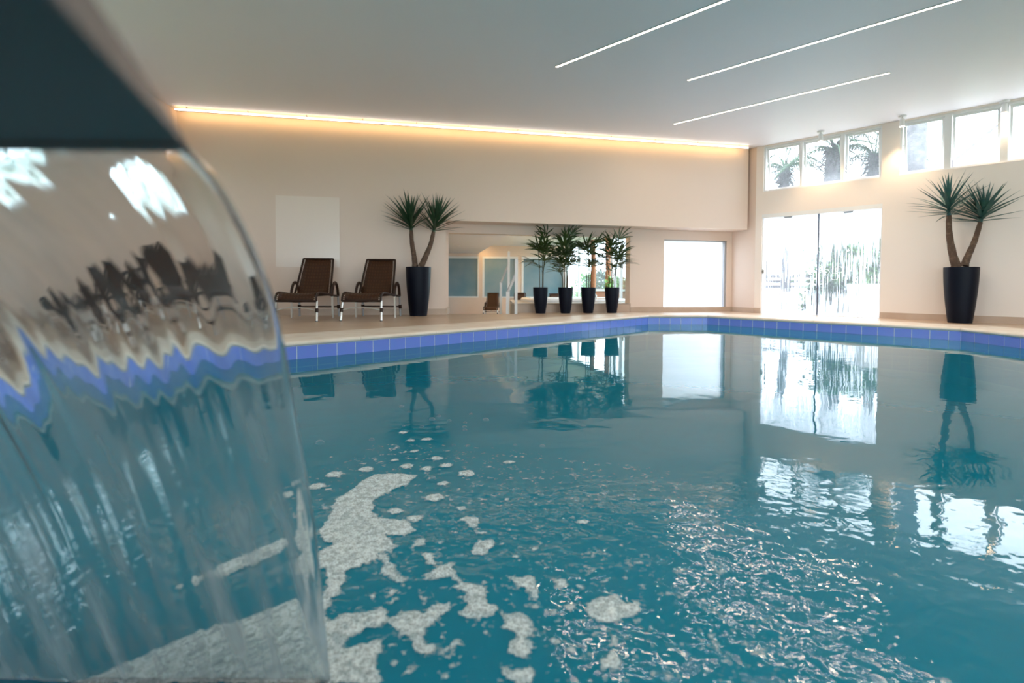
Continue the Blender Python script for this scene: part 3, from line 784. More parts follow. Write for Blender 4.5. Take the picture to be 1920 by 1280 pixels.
def lady_palm(px, ytop, canes, label, seed, lean=0, dens=1.0):
    Yp = bpt(px, 560)[0].y+NI-.26
    q = at_y(px, 560, Yp); t = empty('potted_palm', (q.x, Yp, 0)); tag(t, label, 'potted plant', 'lady palms in black pots by the opening')
    hp = at_y(px, 538.5, Yp).z
    pot(t, .143, .092, hp)
    H = at_y(px, ytop, Yp).z
    rd = random.Random(seed)
    for ci in range(canes):
        a = ci*2.4+rd.uniform(0,1); r = rd.uniform(.02,.075)
        hh = hp+(H-hp)*([1,.82,.62,.9,.5,.72][ci % 6])*.80
        x0, y0 = r*cos(a), r*sin(a); x1, y1 = x0*2.3+rd.uniform(-.03,.03)+lean, y0*1.8
        pts = [(x0, y0, hp-.05), (x0*1.1, y0*1.1, hp+(hh-hp)*.35), (x0*.5+x1*.5, y0*.5+y1*.5, hp+(hh-hp)*.7), (x1, y1, hh)]
        MB().tube(pts, [.009,.008,.007,.005], 6).build('cane', M['cane'], t, smooth=True)
        nf = int((5.4+1*(ci % 2))*dens)
        for k in range(nf):
            f = .38+.62*(k+.6)/nf
            if rd.random() < .12: continue
            zi = f*3; i0 = min(2, int(zi)); u = zi-i0; P = Vector(pts[i0]).lerp(Vector(pts[i0+1]), u)
            az = k*2.4+ci+rd.uniform(-.4,.4); el = .35+.9*f**3+rd.uniform(-.25,.2); s_ = rd.uniform(.85,1.3)*(1.1-.2*f)
            if P.y+.35*sin(az) > .22: az = -az
            mt = Matrix.Translation(P) @ Matrix.Rotation(az, 4, 'Z') @ Matrix.Rotation(-el, 4, 'Y') @ Matrix.Scale(s_, 4)
            o = bpy.data.objects.new('frond', fronds[(k+ci*2) % 6]); C.objects.link(o); o.parent = t; o.matrix_local = mt
lady_palm(1013.5, 430, 4, 'airy lady palm in a black pot, nearest the white handrails', 11, -.01)
lady_palm(1060.5, 436, 5, 'bushy lady palm with fronds low over its black pot, second from the handrails', 23, -.02, 1.25)
lady_palm(1103, 433, 4, 'tall slender lady palm in a black pot, third from the handrails', 5, .0)
lady_palm(1147.5, 447, 4, 'lady palm in a black pot nearest the frosted window', 17, .0, 1.15)

# ------------------------------------------------------------------ spa room beyond the opening
LOW = -.66; FY = 21.0
spw = on_z  # alias
# spa platform behind the sill
pa, pb = NB+BD*sp_l, NB+BD*(op_r+.02)
mb = MB()
mb.prism([pa, pb, pb+Vector((.42,2.9)), pa+Vector((-.10,2.9))], LOW, sill-.02)
pf = mb.build('floor_platform', M['grey_wall']); pf['kind'] = 'structure'
mb = MB()
k = 5; Lp = (pb-pa).length+.0
for i in range(k):
    a, b = pa+BD*(Lp*i/k+.002), pa+BD*(Lp*(i+1)/k-.002)
    m2 = MB(); m2.prism([a-BN*.012, b-BN*.012, b+BN*0, a+BN*0], .0, sill-.0); m2.build('tile', M['base'], pf)
m2 = MB(); m2.prism([pa-BN*.012, pb-BN*.012, pb+BN*.4, pa+BN*.4], sill-.02, sill); m2.build('platform_edge', M['coping'], pf)
# pit side at the front
mb = MB(); mb.obox(front_l-BD*.2, front_r+BD*.02, .02, LOW, -.001, side=-1); o = mb.build('trim_1', M['base']); o['kind'] = 'structure'
mb = MB(); mb.obox(front_r, nr+BN*.0, .02, LOW, -.001, side=-1); o = mb.build('trim_2', M['base']); o['kind'] = 'structure'
# tub
cxy = Vector((1.42, 11.75))
tub = empty('spa_tub', (cxy.x, cxy.y, sill-.02), atan2(BD.y, BD.x)); tag(tub, 'white whirlpool tub on a tiled platform behind the potted palms', 'whirlpool')
def rrect(hx, hy, r, n=6):
    o = []
    for cx_, cy_, a0 in ((hx-r,hy-r,0),(-hx+r,hy-r,pi/2),(-hx+r,-hy+r,pi),(hx-r,-hy+r,1.5*pi)):
        for k in range(n+1): a = a0+pi/2*k/n; o.append((cx_+r*cos(a), cy_+r*sin(a)))
    return o
mb = MB(); rings = [(1.1,.95,.3,0),(1.1,.95,.3,.055),(1.07,.92,.3,.085),(.92,.78,.28,.08),(.9,.75,.25,.05),(.82,.7,.2,-.35),(.3,.3,.1,-.36)]
for hx, hy, r, z in rings: mb.v += [(x, y, z) for x, y in rrect(hx, hy, r)]
nn_ = 28
for i in range(len(rings)-1):
    for j in range(nn_): mb.f.append((i*nn_+j, i*nn_+(j+1)%nn_, (i+1)*nn_+(j+1)%nn_, (i+1)*nn_+j))
mb.build('tub_shell', M['spa'], tub, smooth=True)
MB().prism(rrect(.9,.75,.25), .02, .022).build('tub_water', M['glass_thin'], tub)
MB().tube([(.2,-.85,.08),(.2,-.85,.16),(.2,-.79,.18)], .015, 8).build('tap', M['alu'], tub, smooth=True)

# handrails: white posts and sloping flat rails
def handrail(pl, ph, label, w=.052, z0=LOW):
    t = empty('handrail', (pl.x, pl.y, z0)); tag(t, label, 'handrail', 'white handrails of the steps')
    for p in (pl, ph):
        q = p-Vector((pl.x, pl.y, z0)); mb = MB(); h = w/2
        mb.prism([(q.x-h,q.y-h),(q.x+h,q.y-h),(q.x+h,q.y+h),(q.x-h,q.y+h)], 0, q.z-.01)
        mb.add([(q.x-h,q.y-h,q.z-.01),(q.x+h,q.y-h,q.z-.01),(q.x+h,q.y+h,q.z-.01),(q.x-h,q.y+h,q.z-.01),(q.x,q.y,q.z+.008)], [(0,1,4),(1,2,4),(2,3,4),(3,0,4)])
        mb.build('post', M['white'], t)
    a = pl-Vector((pl.x, pl.y, z0)); b = ph-Vector((pl.x, pl.y, z0)); a.z -= .0; b.z -= .28
    mb = MB(); mb.tube([a+Vector((0,0,-.03)), b], .03, 4); mb.build('rail', M['white'], t)
handrail(at_y(951.5, 545.5, 9.85), at_y(968, 484.5, 9.75), 'white square-post handrail nearer the pool, at the steps')
handrail(at_y(939, 528.5, 12.2), at_y(954, 471, 12.0), 'white square-post handrail farther back, at the steps', .055)
# shell of the spa room
soffz = at_y(897, 475, FY).z; upz = at_y(950, 461, FY).z; print('soffit', soffz, upz)
e_far = at_y(897, 475, FY).xy; e_near = on_z(957, 438.5, soffz).xy
ed = (e_near-e_far); e_n2 = e_near+ed*.25; gZ0 = NB+BD*(-6.5)+BN*.2
mb = MB(); mb.prism([gZ0, (e_n2.x, NB.y+.2+.2085*e_n2.x), e_n2, e_far, (e_far.x, FY+.1), (-6.5, FY+.1)][::1], soffz, soffz+.10)
o = mb.build('ceiling_soffit', M['ceiling']); o['kind'] = 'structure'
gA = Vector((at_y(1062, 465, FY-.1).x, FY-.1)); gB = on_z(1146, 444, upz).xy
gC = NB+BD*(op_r+.10)+BN*.24; gZ = NB+BD*(-6.5)+BN*.2
SPA = [gZ, gC, gB, gA, Vector((2.6, FY)), Vector((-6.5, FY))]
o = MB().prism(SPA, upz, upz+.1).build('ceiling_spa', M['ceiling']); o['kind'] = 'structure'
o = MB().prism(SPA, LOW-.1, LOW).build('floor_lower', M['floor']); o['kind'] = 'structure'
# cove tape on the soffit edge
ce = empty('cove_light', (e_far.x, e_far.y, soffz+.10), atan2(ed.y, ed.x)); tag(ce, 'yellow glowing LED tape on the soffit edge in the spa room', 'cove light')
MB().box(.3, ed.length*1.2, .02, .05, .0, .012).build('led_tape', M['led_warm2'], ce)
MB().box(.3, ed.length*1.2, .055, .07, .0, .03).build('profile', M['white'], ce)
# downlight
p = on_z(858, 461, soffz)
t = empty('downlight', p); tag(t, 'small round downlight in the grey spa room soffit', 'ceiling light')
MB().lathe([(.05,0),(.085,0),(.085,-.008),(.05,-.004)], 24).build('trim_ring', M['white'], t, smooth=True)
MB().lathe([(0,-.002),(.05,-.002)], 24).build('lens', M['alu_dark'], t)
# far wall with frosted panels
wx = lambda x: at_y(x, 500, FY).x
za, zb = at_y(900, 556, FY).z, at_y(900, 484, FY).z
cells = [(-5.6, wx(838)-.9), (wx(838)-.75, wx(897.5)), (wx(904.5), wx(971)), (wx(978), wx(1058))]
mb = MB(); wall_holes(mb, Vector((0, FY)), Vector((1, 0)), Vector((0, 1)), -6.5, gA.x+.1, LOW, upz+.1, .2, [(a, b, za, zb) for a, b in cells])
mb.build('wall_spa_far', M['wall'])['kind'] = 'structure'
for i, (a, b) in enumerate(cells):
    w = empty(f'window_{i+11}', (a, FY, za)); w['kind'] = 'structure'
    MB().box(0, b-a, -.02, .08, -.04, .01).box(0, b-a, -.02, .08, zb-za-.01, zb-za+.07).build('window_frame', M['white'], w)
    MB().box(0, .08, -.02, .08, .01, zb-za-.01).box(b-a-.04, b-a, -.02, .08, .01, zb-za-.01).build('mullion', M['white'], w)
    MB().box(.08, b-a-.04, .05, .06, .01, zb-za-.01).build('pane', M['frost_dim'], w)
MB().box(-6.7, -6.4, 8.9, FY+.3, LOW, upz+.1).build('wall_spa_left', M['grey_wall'])['kind'] = 'structure'
# glazed garden wall
hh = upz-LOW
for wi, (ga, gb, k) in enumerate(((gA, gB, 3), (gB, gC, 3))):
    gd = (gb-ga).normalized(); GL = (gb-ga).length
    gw = empty(f'window_{15+wi}', (ga.x, ga.y, LOW), atan2(gd.y, gd.x)); gw['kind'] = 'structure'
    MB().box(0, GL, -.04, .04, hh-.12, hh).box(0, GL, -.05, .05, 0, .35).build('window_frame', M['alu_dark'], gw)
    for i in range(k+1): MB().box(GL*i/k-.03, GL*i/k+.03, -.04, .04, .35, hh-.12).build('mullion', M['white'], gw)
    for i in range(k): MB().box(GL*i/k+.03, GL*(i+1)/k-.03, -.005, .005, .35, hh-.12).build('pane', M['glass_thin'], gw)
# loungers in the spa room
pl = at_y(920, 592, 19.2)
l5 = copy_tree(lo0); place(l5, pl.x, 18.9, radians(-3), 'dark wicker lounger in the lower spa room, its back below the frosted panel', LOW, .92, 'loungers in the spa room')
l6 = copy_tree(lo0); place(l6, at_y(976, 560, 19.3).x, 19.3, radians(0), 'dark lounger behind the whirlpool, only its back top showing', LOW, .92, 'loungers in the spa room')
l7 = copy_tree(lo0); place(l7, at_y(1044, 560, 19.3).x, 19.3, radians(0), 'dark lounger behind the whirlpool, between the first two palms', LOW, .90, 'loungers in the spa room')

# ------------------------------------------------------------------ outdoors
def ground_ring():
    o = MB().box(-60, 80, -40, 90, -1.0, -.75).build('ground', M['lawn']); o['kind'] = 'structure'
    # paved terrace outside the window wall
    a = P0+RN*TH; b = RE+RN*TH
    mb = MB(); mb.prism([a-RDr*3, b, b+RN*9, a-RDr*3+RN*9], -.74, -.03); o = mb.build('terrace', M['paving']); o['kind'] = 'structure'
    mb = MB(); mb.prism([(gA.x+.3, 22), (gB.x+.3, 16.6), (gC.x+.3, 11.9), (4.2, 12.0), (10, 22)], -.74, -.5); o = mb.build('garden_bed', M['lawn']); o['kind'] = 'structure'
ground_ring()
def leafy(name, loc, R, H, n, label, matl, cat='shrub', L=.22, W=.06, trunk=None, group=None, seed=1):
    rd = random.Random(seed); t = empty(name, loc); tag(t, label, cat, group)
    mb = MB()
    for i in range(n):
        u, v, w_ = rd.gauss(0,.45), rd.gauss(0,.45), rd.uniform(0,1)
        c_ = Vector((u*R*(1-.35*w_), v*R*(1-.35*w_), (trunk or 0)+w_*H))
        a, e = rd.uniform(0,2*pi), rd.uniform(-.5,1.1); d = Vector((cos(a)*cos(e), sin(a)*cos(e), sin(e))); s = d.cross(Vector((0,0,1))).normalized()*W*rd.uniform(.6,1.2)
        l = L*rd.uniform(.6,1.3)
        mb.add([c_, c_+d*l*.5+s, c_+d*l-Vector((0,0,l*.25)), c_+d*l*.5-s], [(0,1,2,3)])
    o = mb.build('foliage', matl, t); o['kind'] = 'stuff'
    mb = MB()
    for i in range(5):
        a = i*1.256; mb.tube([(.03*cos(a), .03*sin(a), 0), (R*.3*cos(a), R*.3*sin(a), (trunk or 0)+H*.6)], [.03, .012], 6)
    mb.build('stem', M['cane'], t, smooth=True)
    return t
def palm_tree(loc, H, r, label, seed, skirt=True, nf=16, FL=1.8):
    rd = random.Random(seed); t = empty('palm_tree', loc); tag(t, label, 'tree', 'palms outside the clerestory windows')
    n_ = 26
    MB().tube([(.06*sin(i*.25), 0, H*i/n_) for i in range(n_+1)], [r*(1+.10*(i % 2)) for i in range(n_+1)], 14).build('trunk', M['bark_grey'], t, smooth=True)
    if skirt:
        mb = MB()
        for i in range(520):
            a = rd.uniform(0,2*pi); z = H-rd.uniform(-.1,.55); l = rd.uniform(.25,.7); d = Vector((cos(a), sin(a), rd.uniform(-1.1,.5))).normalized()
            p = Vector((r*.8*cos(a), r*.8*sin(a), z)); s = d.cross(Vector((0,0,1))).normalized()*.02
            mb.add([p-s, p+s, p+d*l], [(0,1,2)])
        o = mb.build('dry_skirt', M['skirt'], t); o['kind'] = 'stuff'
    for i in range(nf):
        a = i*2.4+rd.uniform(-.2,.2); el = rd.uniform(.1,1.1); mb = MB(); L_ = FL*rd.uniform(.8,1.15)
        P = []; 
        for k in range(11):
            f = k/10; P.append(Vector((L_*f*cos(el)*(1-.1*f), 0, L_*(f*sin(el)-.75*f*f))))
        mb.tube(P, [.02*(1-.8*k/10) for k in range(11)], 5, caps=False)
        for k in range(1, 21):
            f = k/21; q = P[int(f*10)].lerp(P[min(10, int(f*10)+1)], f*10-int(f*10)); l = .42*sin(pi*(.15+.8*f))
            for sg in (-1, 1):
                e = q+Vector((l*.45, sg*l*.85, -l*.35)); mb.add([q-Vector((.018,0,0)), q+Vector((.018,0,0)), e], [(0,1,2)])
        o = mb.build('frond', M['bush_dark'], t); o.location = (0,0,H); o.rotation_euler = (0,0,a)
def out_at(x, y, dist):      # a point outside, seen at pixel column x, dist metres beyond the wall
    q, s__ = rpt(x, y); d = ray(x, y); t_ = (q.y+dist)/d.y; return Vector((d.x*t_, d.y*t_, CAMZ+d.z*t_))
for i, (x, y, dd, r, lb) in enumerate([(1472,322,5,.11,'palm with a drooping dry skirt outside the corner clerestory pane'), (1566,285,4,.19,'thick palm crown outside the middle corner clerestory pane'),
                         (1640,300,4.5,.11,'palm with dark dry fronds outside the clerestory pane by the wide pier')]):
    p = out_at(x, y, dd); palm_tree((p.x, p.y, -.03), p.z+.1, r, lb, i+3)
p = out_at(1722, 270, 3.2); palm_tree((p.x, p.y, -.03), p.z+1.8, .19, 'thick grey ringed palm trunk outside the clerestory pane right of the wide pier', 9, skirt=False)
# bare leaning branch outside
a, b = out_at(1786, 300, 5), out_at(1880, 225, 6)
t = empty('leaning_pole', (a.x, a.y, -.03)); tag(t, 'thin grey branch leaning outside a clerestory window', 'branch')
MB().tube([(-.9,0,0),(0,0,a.z),(b.x-a.x, b.y-a.y, b.z)], [.06,.05,.03], 8).build('branch', M['bark_grey'], t, smooth=True)
# planting and planter beyond the door
for i, (x, y, dd, R, H, n_, lb) in enumerate([(1572,520,2.6,.8,1.6,1500,'bright green bush behind the fogged door, right leaf'), (1628,520,4.2,1.1,1.9,1500,'pale bush behind the white planter outside the door'),
                         (1560,560,2.0,.7,.55,700,'low dark plants at the foot of the green bush outside the door')]):
    p = out_at(x, y, dd); leafy('garden_shrub', (p.x, p.y, -.03), R, H, n_, lb, M['bush'] if i < 2 else M['bush_dark'], seed=i+40, group='shrubs outside the glass door')
p = out_at(1630, 560, .75); pt_ = empty('planter', (p.x, p.y, -.03)); tag(pt_, 'large round white planter outside the right end of the glass door', 'planter')
pot(pt_, .36, .26, .62, M['pot_white'], 'planter_bowl')
p = out_at(1470, 560, 3.0)
t = empty('garden_bench', (p.x, p.y, -.03), atan2(RDr.y, RDr.x)); tag(t, 'long white slatted garden bench outside the left door leaf', 'bench')
for k in range(4): MB().box(-1.3, 1.3, -.2+k*.11, -.11+k*.11, .40, .43).build('slat', M['pot_white'], t)
for k in range(3): MB().box(-1.3, 1.3, .25, .28, .52+k*.13, .60+k*.13).build('slat', M['bark_grey'], t)
for sx in (-1.15, 0, 1.15):
    MB().box(sx-.04, sx+.04, -.2, -.12, 0, .40).build('leg', M['bark_grey'], t); MB().box(sx-.04, sx+.04, .28, .34, 0, .88).build('leg', M['bark_grey'], t)
# garden beyond the spa room glazing
for i, (x, Y, R, H, n_, mt_, lb) in enumerate([(1104,24,.9,1.5,1400,'bush_bright','leafy green shrub outside the spa glazing, left of the red-brown trunks'), (1130,21,.8,1.6,1200,'bush_dark','darker shrub outside the spa glazing between the two trunks'),
                         (1167,16,.7,1.2,1400,'bush_bright','bright green shrub outside the spa glazing beside the right jamb')]):
    p = at_y(x, 540, Y); leafy('garden_shrub', (p.x, Y, -.5), R, H, n_, lb, M[mt_], seed=i+60, group='shrubs outside the spa room')
for i, (x, Y) in enumerate(((1111.5, 18), (1139, 16.5))):
    p = at_y(x, 500, Y); t = empty('tree', (p.x, Y, -.5)); tag(t, ['red-brown tree trunk outside the spa glazing behind the third palm', 'red-brown tree trunk outside the spa glazing behind the rightmost palm'][i], 'tree', 'red-brown trunks outside the spa room')
    MB().tube([(0,0,0),(.03,0,1.5),(0,.05,3),(.1,0,5)], [.10,.085,.08,.06], 10).build('trunk', M['bark_out'], t, smooth=True)
    rd = random.Random(i); mb = MB()
    for k in range(900):
        c_ = Vector((rd.gauss(0,.8), rd.gauss(0,.8), rd.uniform(3.6,6))); a = rd.uniform(0,6.28); d = Vector((cos(a), sin(a), rd.uniform(-.5,.6))); s = d.cross(Vector((0,0,1)))*.05
        mb.add([c_, c_+d*.12+s, c_+d*.25, c_+d*.12-s], [(0,1,2,3)])
    o = mb.build('foliage', M['bush'], t); o['kind'] = 'stuff'
p = at_y(1127, 548, 15.6); t = empty('garden_stool', (p.x, p.y, -.5)); tag(t, 'white-topped garden seat on a brick base outside the spa glazing', 'bench')
MB().box(-.45,.45,-.25,.25,.86,.92).build('seat', M['pot_white'], t, bevel=.01); MB().box(-.35,.35,-.2,.2,0,.86).build('brick_base', M['wood'], t)
# bush by the left wall window
q = C1+LD2*1.3+LN*1.3; leafy('garden_shrub', (q.x, q.y, -.75), .42, .9, 1300, 'dark green bush outside the left wall window, seen through the falling water', M['bush'], seed=80, trunk=2.3)

# ------------------------------------------------------------------ waterfall spout and sheet
Z0 = .354
lipR = at_y(337, 271, Z0); lipz = lipR.z
FD = Vector((-.17, 1)).normalized()               # flow direction
LDv = Vector((-1, -.17)).normalized()             # along the lip, to the left
LDv = Vector((-1.0, .0))
SW = 1.35
sp = empty('waterfall_spout', (lipR.x, lipR.y, lipz)); tag(sp, 'dark steel waterfall spout jutting in at the top left', 'spout')
back = .60; bd_ = -Vector((-.40, 1)).normalized()
def spv(u, v, z): 
    p = LDv*u + bd_*v; return (p.x, p.y, z)
# wedge: thin lip, thicker towards the back
mb = MB()
mb.add([spv(-.004,-.0,-.002), spv(SW,0,-.002), spv(SW,back,-.002), spv(-.004,back,-.002), spv(-.004,0,.004), spv(SW,0,.004), spv(SW,back,.05), spv(-.004,back,.05)],
       [(0,3,2,1),(4,5,6,7),(0,1,5,4),(1,2,6,5),(2,3,7,6),(3,0,4,7)])
mb.build('spout_tray', M['steel'], sp, bevel=.0012)
mb = MB(); mb.add([spv(-.006,-.004,-.004), spv(SW,-.004,-.004), spv(SW,.014,-.004), spv(-.006,.014,-.004), spv(-.006,-.004,-.0005), spv(SW,-.004,-.0005), spv(SW,.014,-.0005), spv(-.006,.014,-.0005)],
       [(0,3,2,1),(4,5,6,7),(0,1,5,4),(1,2,6,5),(2,3,7,6),(3,0,4,7)]); mb.build('lip', M['steel'], sp)
# pedestal the spout stands on, on the deck behind the camera's left
pc = LDv*.5+bd_*back
mb = MB(); mb.box(pc.x-.45, pc.x+.45, pc.y-.14, pc.y+.08, -lipz, .05); mb.build('pedestal', M['steel'], sp, bevel=.005)

V0 = 1.38
def sheet_pt(u, t, off):
    p = lipR.xy + LDv*u + FD*V0*t
    z = lipz+.002 - 4.905*t*t
    # normal of the falling sheet
    tx = Vector((FD.x*V0, FD.y*V0, -9.81*t)).normalized(); nrm = Vector((LDv.x, LDv.y, 0)).cross(tx).normalized()
    return Vector((p.x, p.y, z)) + nrm*off
T1 = sqrt((lipz-WATER+.01)/4.905)
def sheet_mesh():
    nu, nt = 330, 110; vs = []; fs = []
    def hgt(u, t, ph):
        f = t/T1; a = .12+.9*min(1, f*2.2)
        fl = u*34 - ph
        h = noise.noise((fl, t*4.0, ph))*.0022 + noise.noise((u*80, t*6.0+2, ph+5))*.0006 + noise.noise((u*12, t*4.2, ph+9))*.0034
        return h*a
    for side, ph in ((1, 0.0), (-1, 7.3)):
        for i in range(nu+1):
            u = SW*i/nu-.0
            # thicker rolled edge on the free side
            e = exp(-((u-.006)/.008)**2)*.0025
            for j in range(nt+1):
                t = T1*j/nt
                wob = .006*noise.noise((t*9, .3, 0))*min(1, t*8)
                th = .0030*(1-.35*j/nt)+e*(j/nt)
                if i == 0: th = 0
                vs.append(sheet_pt(u+wob, t, side*th+hgt(u, t, ph) + side*0))
    def id_(s, i, j): return s*(nu+1)*(nt+1)+i*(nt+1)+j
    for i in range(nu):
        for j in range(nt):
            fs.append((id_(0,i,j), id_(0,i,j+1), id_(0,i+1,j+1), id_(0,i+1,j)))
            fs.append((id_(1,i,j), id_(1,i+1,j), id_(1,i+1,j+1), id_(1,i,j+1)))
    for j in range(nt):
        fs.append((id_(0,0,j), id_(1,0,j), id_(1,0,j+1), id_(0,0,j+1)))
        fs.append((id_(0,nu,j), id_(0,nu,j+1), id_(1,nu,j+1), id_(1,nu,j)))
    for i in range(nu):
        fs.append((id_(0,i,0), id_(0,i+1,0), id_(1,i+1,0), id_(1,i,0)))
        fs.append((id_(0,i,nt), id_(1,i,nt), id_(1,i+1,nt), id_(0,i+1,nt)))
    me = bpy.data.meshes.new('water_sheet'); me.from_pydata([tuple(v) for v in vs], [], fs); me.update()
    bm = bmesh.new(); bm.from_mesh(me); bmesh.ops.remove_doubles(bm, verts=bm.verts[:], dist=1e-6); bmesh.ops.recalc_face_normals(bm, faces=bm.faces[:]); bm.to_mesh(me); bm.free()
    for p in me.polygons: p.use_smooth = True
    return me
def sheet_mat():
    m = bpy.data.materials.new('falling_water'); m.use_nodes = True; nt = m.node_tree; N = nt.nodes; L = nt.links
    b = N['Principled BSDF']; b.inputs['Base Color'].default_value = (.93,.985,1,1); b.inputs['Transmission Weight'].default_value = 1
    b.inputs['IOR'].default_value = 1.33; b.inputs['Roughness'].default_value = .035
    # air drawn into the sheet: faint milky strands along the flow
    df = N.new('ShaderNodeBsdfTranslucent'); df.inputs[0].default_value = (.72,.86,.92,1)
    d2 = N.new('ShaderNodeBsdfDiffuse'); d2.inputs[0].default_value = (.80,.86,.88,1)
    mx = N.new('ShaderNodeMixShader'); L.new(df.outputs[0], mx.inputs[1]); L.new(d2.outputs[0], mx.inputs[2])
    ge = N.new('ShaderNodeNewGeometry'); mp = N.new('ShaderNodeMapping'); mp.inputs['Scale'].default_value = (26, 5, 3.5); L.new(ge.outputs[0], mp.inputs[0])
    n = N.new('ShaderNodeTexNoise'); n.inputs['Scale'].default_value = 1; n.inputs['Detail'].default_value = 3; L.new(mp.outputs[0], n.inputs['Vector'])
    sp = N.new('ShaderNodeSeparateXYZ'); L.new(ge.outputs[0], sp.inputs[0])
    h = N.new('ShaderNodeMapRange'); h.inputs[1].default_value = .62; h.inputs[2].default_value = .1; h.inputs[3].default_value = .10; h.inputs[4].default_value = .55; L.new(sp.outputs[2], h.inputs[0])
    r = N.new('ShaderNodeMapRange'); r.inputs[1].default_value = .42; r.inputs[2].default_value = .72; r.inputs[3].default_value = .1; r.inputs[4].default_value = 1; L.new(n.outputs[0], r.inputs[0])
    mu = N.new('ShaderNodeMath'); mu.operation = 'MULTIPLY'; L.new(h.outputs[0], mu.inputs[0]); L.new(r.outputs[0], mu.inputs[1])
    o = N['Material Output']; x = N.new('ShaderNodeMixShader'); L.new(mu.outputs[0], x.inputs[0]); L.new(b.outputs[0], x.inputs[1]); L.new(mx.outputs[0], x.inputs[2]); L.new(x.outputs[0], o.inputs[0])
    return m
M['fall'] = sheet_mat()
ws = link('water_sheet', sheet_mesh(), M['fall']); tag(ws, 'clear streaked sheet of water falling from the dark spout', 'waterfall')

# ------------------------------------------------------------------ foam and bubbles
def cr(pts): return [(500+u*.375, 800+v*.375) for u, v in pts]
POLY = [
 cr([(640,235),(750,245),(700,290),(600,330),(540,370),(530,430),(560,460),(700,470),(745,520),(700,545),(600,545),(660,600),(580,630),(560,660),(470,700),(400,720),(380,790),(330,870),(290,930),(230,960),(230,900),(290,820),(300,760),(290,710),(200,720),(190,670),(260,630),(330,590),(280,560),(265,520),(310,460),(340,370),(420,320),(480,270),(540,240)]),
 cr([(560,640),(610,650),(645,700),(640,730),(700,760),(690,800),(600,760),(570,720),(600,700)]),
 cr([(230,960),(300,985),(400,940),(590,915),(610,960),(700,930),(760,925),(780,940),(830,895),(910,890),(925,925),(880,950),(820,1000),(780,1050),(790,1100),(850,1110),(830,1140),(770,1150),(720,1120),(730,1070),(700,1040),(620,1000),(580,985),(480,1030),(400,1060),(380,1110),(470,1100),(560,1065),(590,1090),(540,1150),(580,1260),(560,1290),(240,1290),(240,1100)]),
 cr([(790,745),(850,700),(920,690),(950,720),(960,760),(1000,785),(1090,800),(1100,830),(1090,860),(1120,890),(1180,910),(1210,940),(1290,930),(1330,980),(1330,1020),(1300,1060),(1330,1090),(1310,1140),(1240,1160),(1200,1130),(1210,1090),(1250,1060),(1240,1020),(1180,1010),(1190,970),(1150,930),(1070,960),(1000,960),(940,935),(1010,900),(1010,850),(980,820),(920,810),(960,790),(920,750),(850,770)]),
 cr([(775,630),(830,635),(840,680),(870,700),(830,705),(790,670)]), cr([(1060,570),(1130,570),(1130,610),(1080,645),(1030,645),(1030,610)]),
 cr([(1590,890),(1650,860),(1740,850),(1800,890),(1860,870),(1867,930),(1800,950),(1720,995),(1640,960),(1600,930)]),
 cr([(1205,745),(1260,755),(1330,745),(1340,800),(1370,860),(1340,865),(1290,810),(1240,790)]), cr([(1430,765),(1500,765),(1520,800),(1470,810)]),
 cr([(1180,1210),(1230,1225),(1330,1205),(1340,1290),(1130,1290),(1180,1250)]), cr([(890,1130),(940,1070),(980,1075),(970,1110),(920,1125)]),
 cr([(1730,1060),(1755,1075),(1740,1120),(1780,1180),(1740,1220),(1660,1230),(1660,1190),(1720,1130)]), cr([(960,470),(1000,450),(1060,455),(1050,500),(1010,500),(1000,475)]),
 cr([(1045,525),(1100,525),(1090,545),(1050,545)]), cr([(720,610),(760,565),(795,570),(780,600)]),
 [(130,1285),(250,1240),(330,1200),(440,1165),(560,1120),(610,1150),(610,1285)], [(360,1090),(420,1055),(520,1012),(560,1012),(500,1045),(410,1085)],
]
DOTS = [(650,105,16),(720,70,18),(800,65,26),(740,125,20),(1005,97,10),(640,880,24),(940,1200,18),(1520,915,24),(1435,935,16),(1430,1075,20),(1520,1120,18),(1210,180,24),(880,285,26),(640,425,36),(740,460,40),(1000,235,44),(840,355,46),(700,200,36),(850,160,30),(900,195,30),(800,210,30),(340,240,40),(500,215,36),(640,170,20),(680,30,22),(1570,800,14),(1700,775,14),(1790,760,14),(1330,615,20),(1590,480,30),(980,410,24),(250,300,40),(640,1190,16),(690,1140,16)]
rd_ = random.Random(12)
for k in range(80):
    u, v = rd_.uniform(150, 1350), 150+1130*rd_.random()**1.3
    if u < 240+v*.02 or (v < 300 and u > 1500): continue
    DOTS.append((u, v, rd_.uniform(4, 11)*(.5+v/1300)))
wpoly = [[on_z(x, y, WATER).xy for x, y in P] for P in POLY]
wdots = [(on_z(500+u*.375, 800+v*.375, WATER).xy, on_z(500+(u+r)*.375, 800+v*.375, WATER).xy) for u, v, r in DOTS]
wdots = [(a, (b-a).length) for a, b in wdots]
segs = []
for P in wpoly:
    xs = [p.x for p in P]; ys = [p.y for p in P]
    segs.append((P, min(xs)-.06, max(xs)+.06, min(ys)-.06, max(ys)+.06))
SPARSE = [on_z(x, y, WATER).xy for x, y in [(560,900),(700,830),(900,835),(1250,880),(1420,980),(1500,1285),(580,1285)]]
def inside(P, x, y):
    ins = False; j = len(P)-1
    for i in range(len(P)):
        a, b = P[i], P[j]
        if (a.y > y) != (b.y > y) and x < (b.x-a.x)*(y-a.y)/(b.y-a.y)+a.x: ins = not ins
        j = i
    return ins
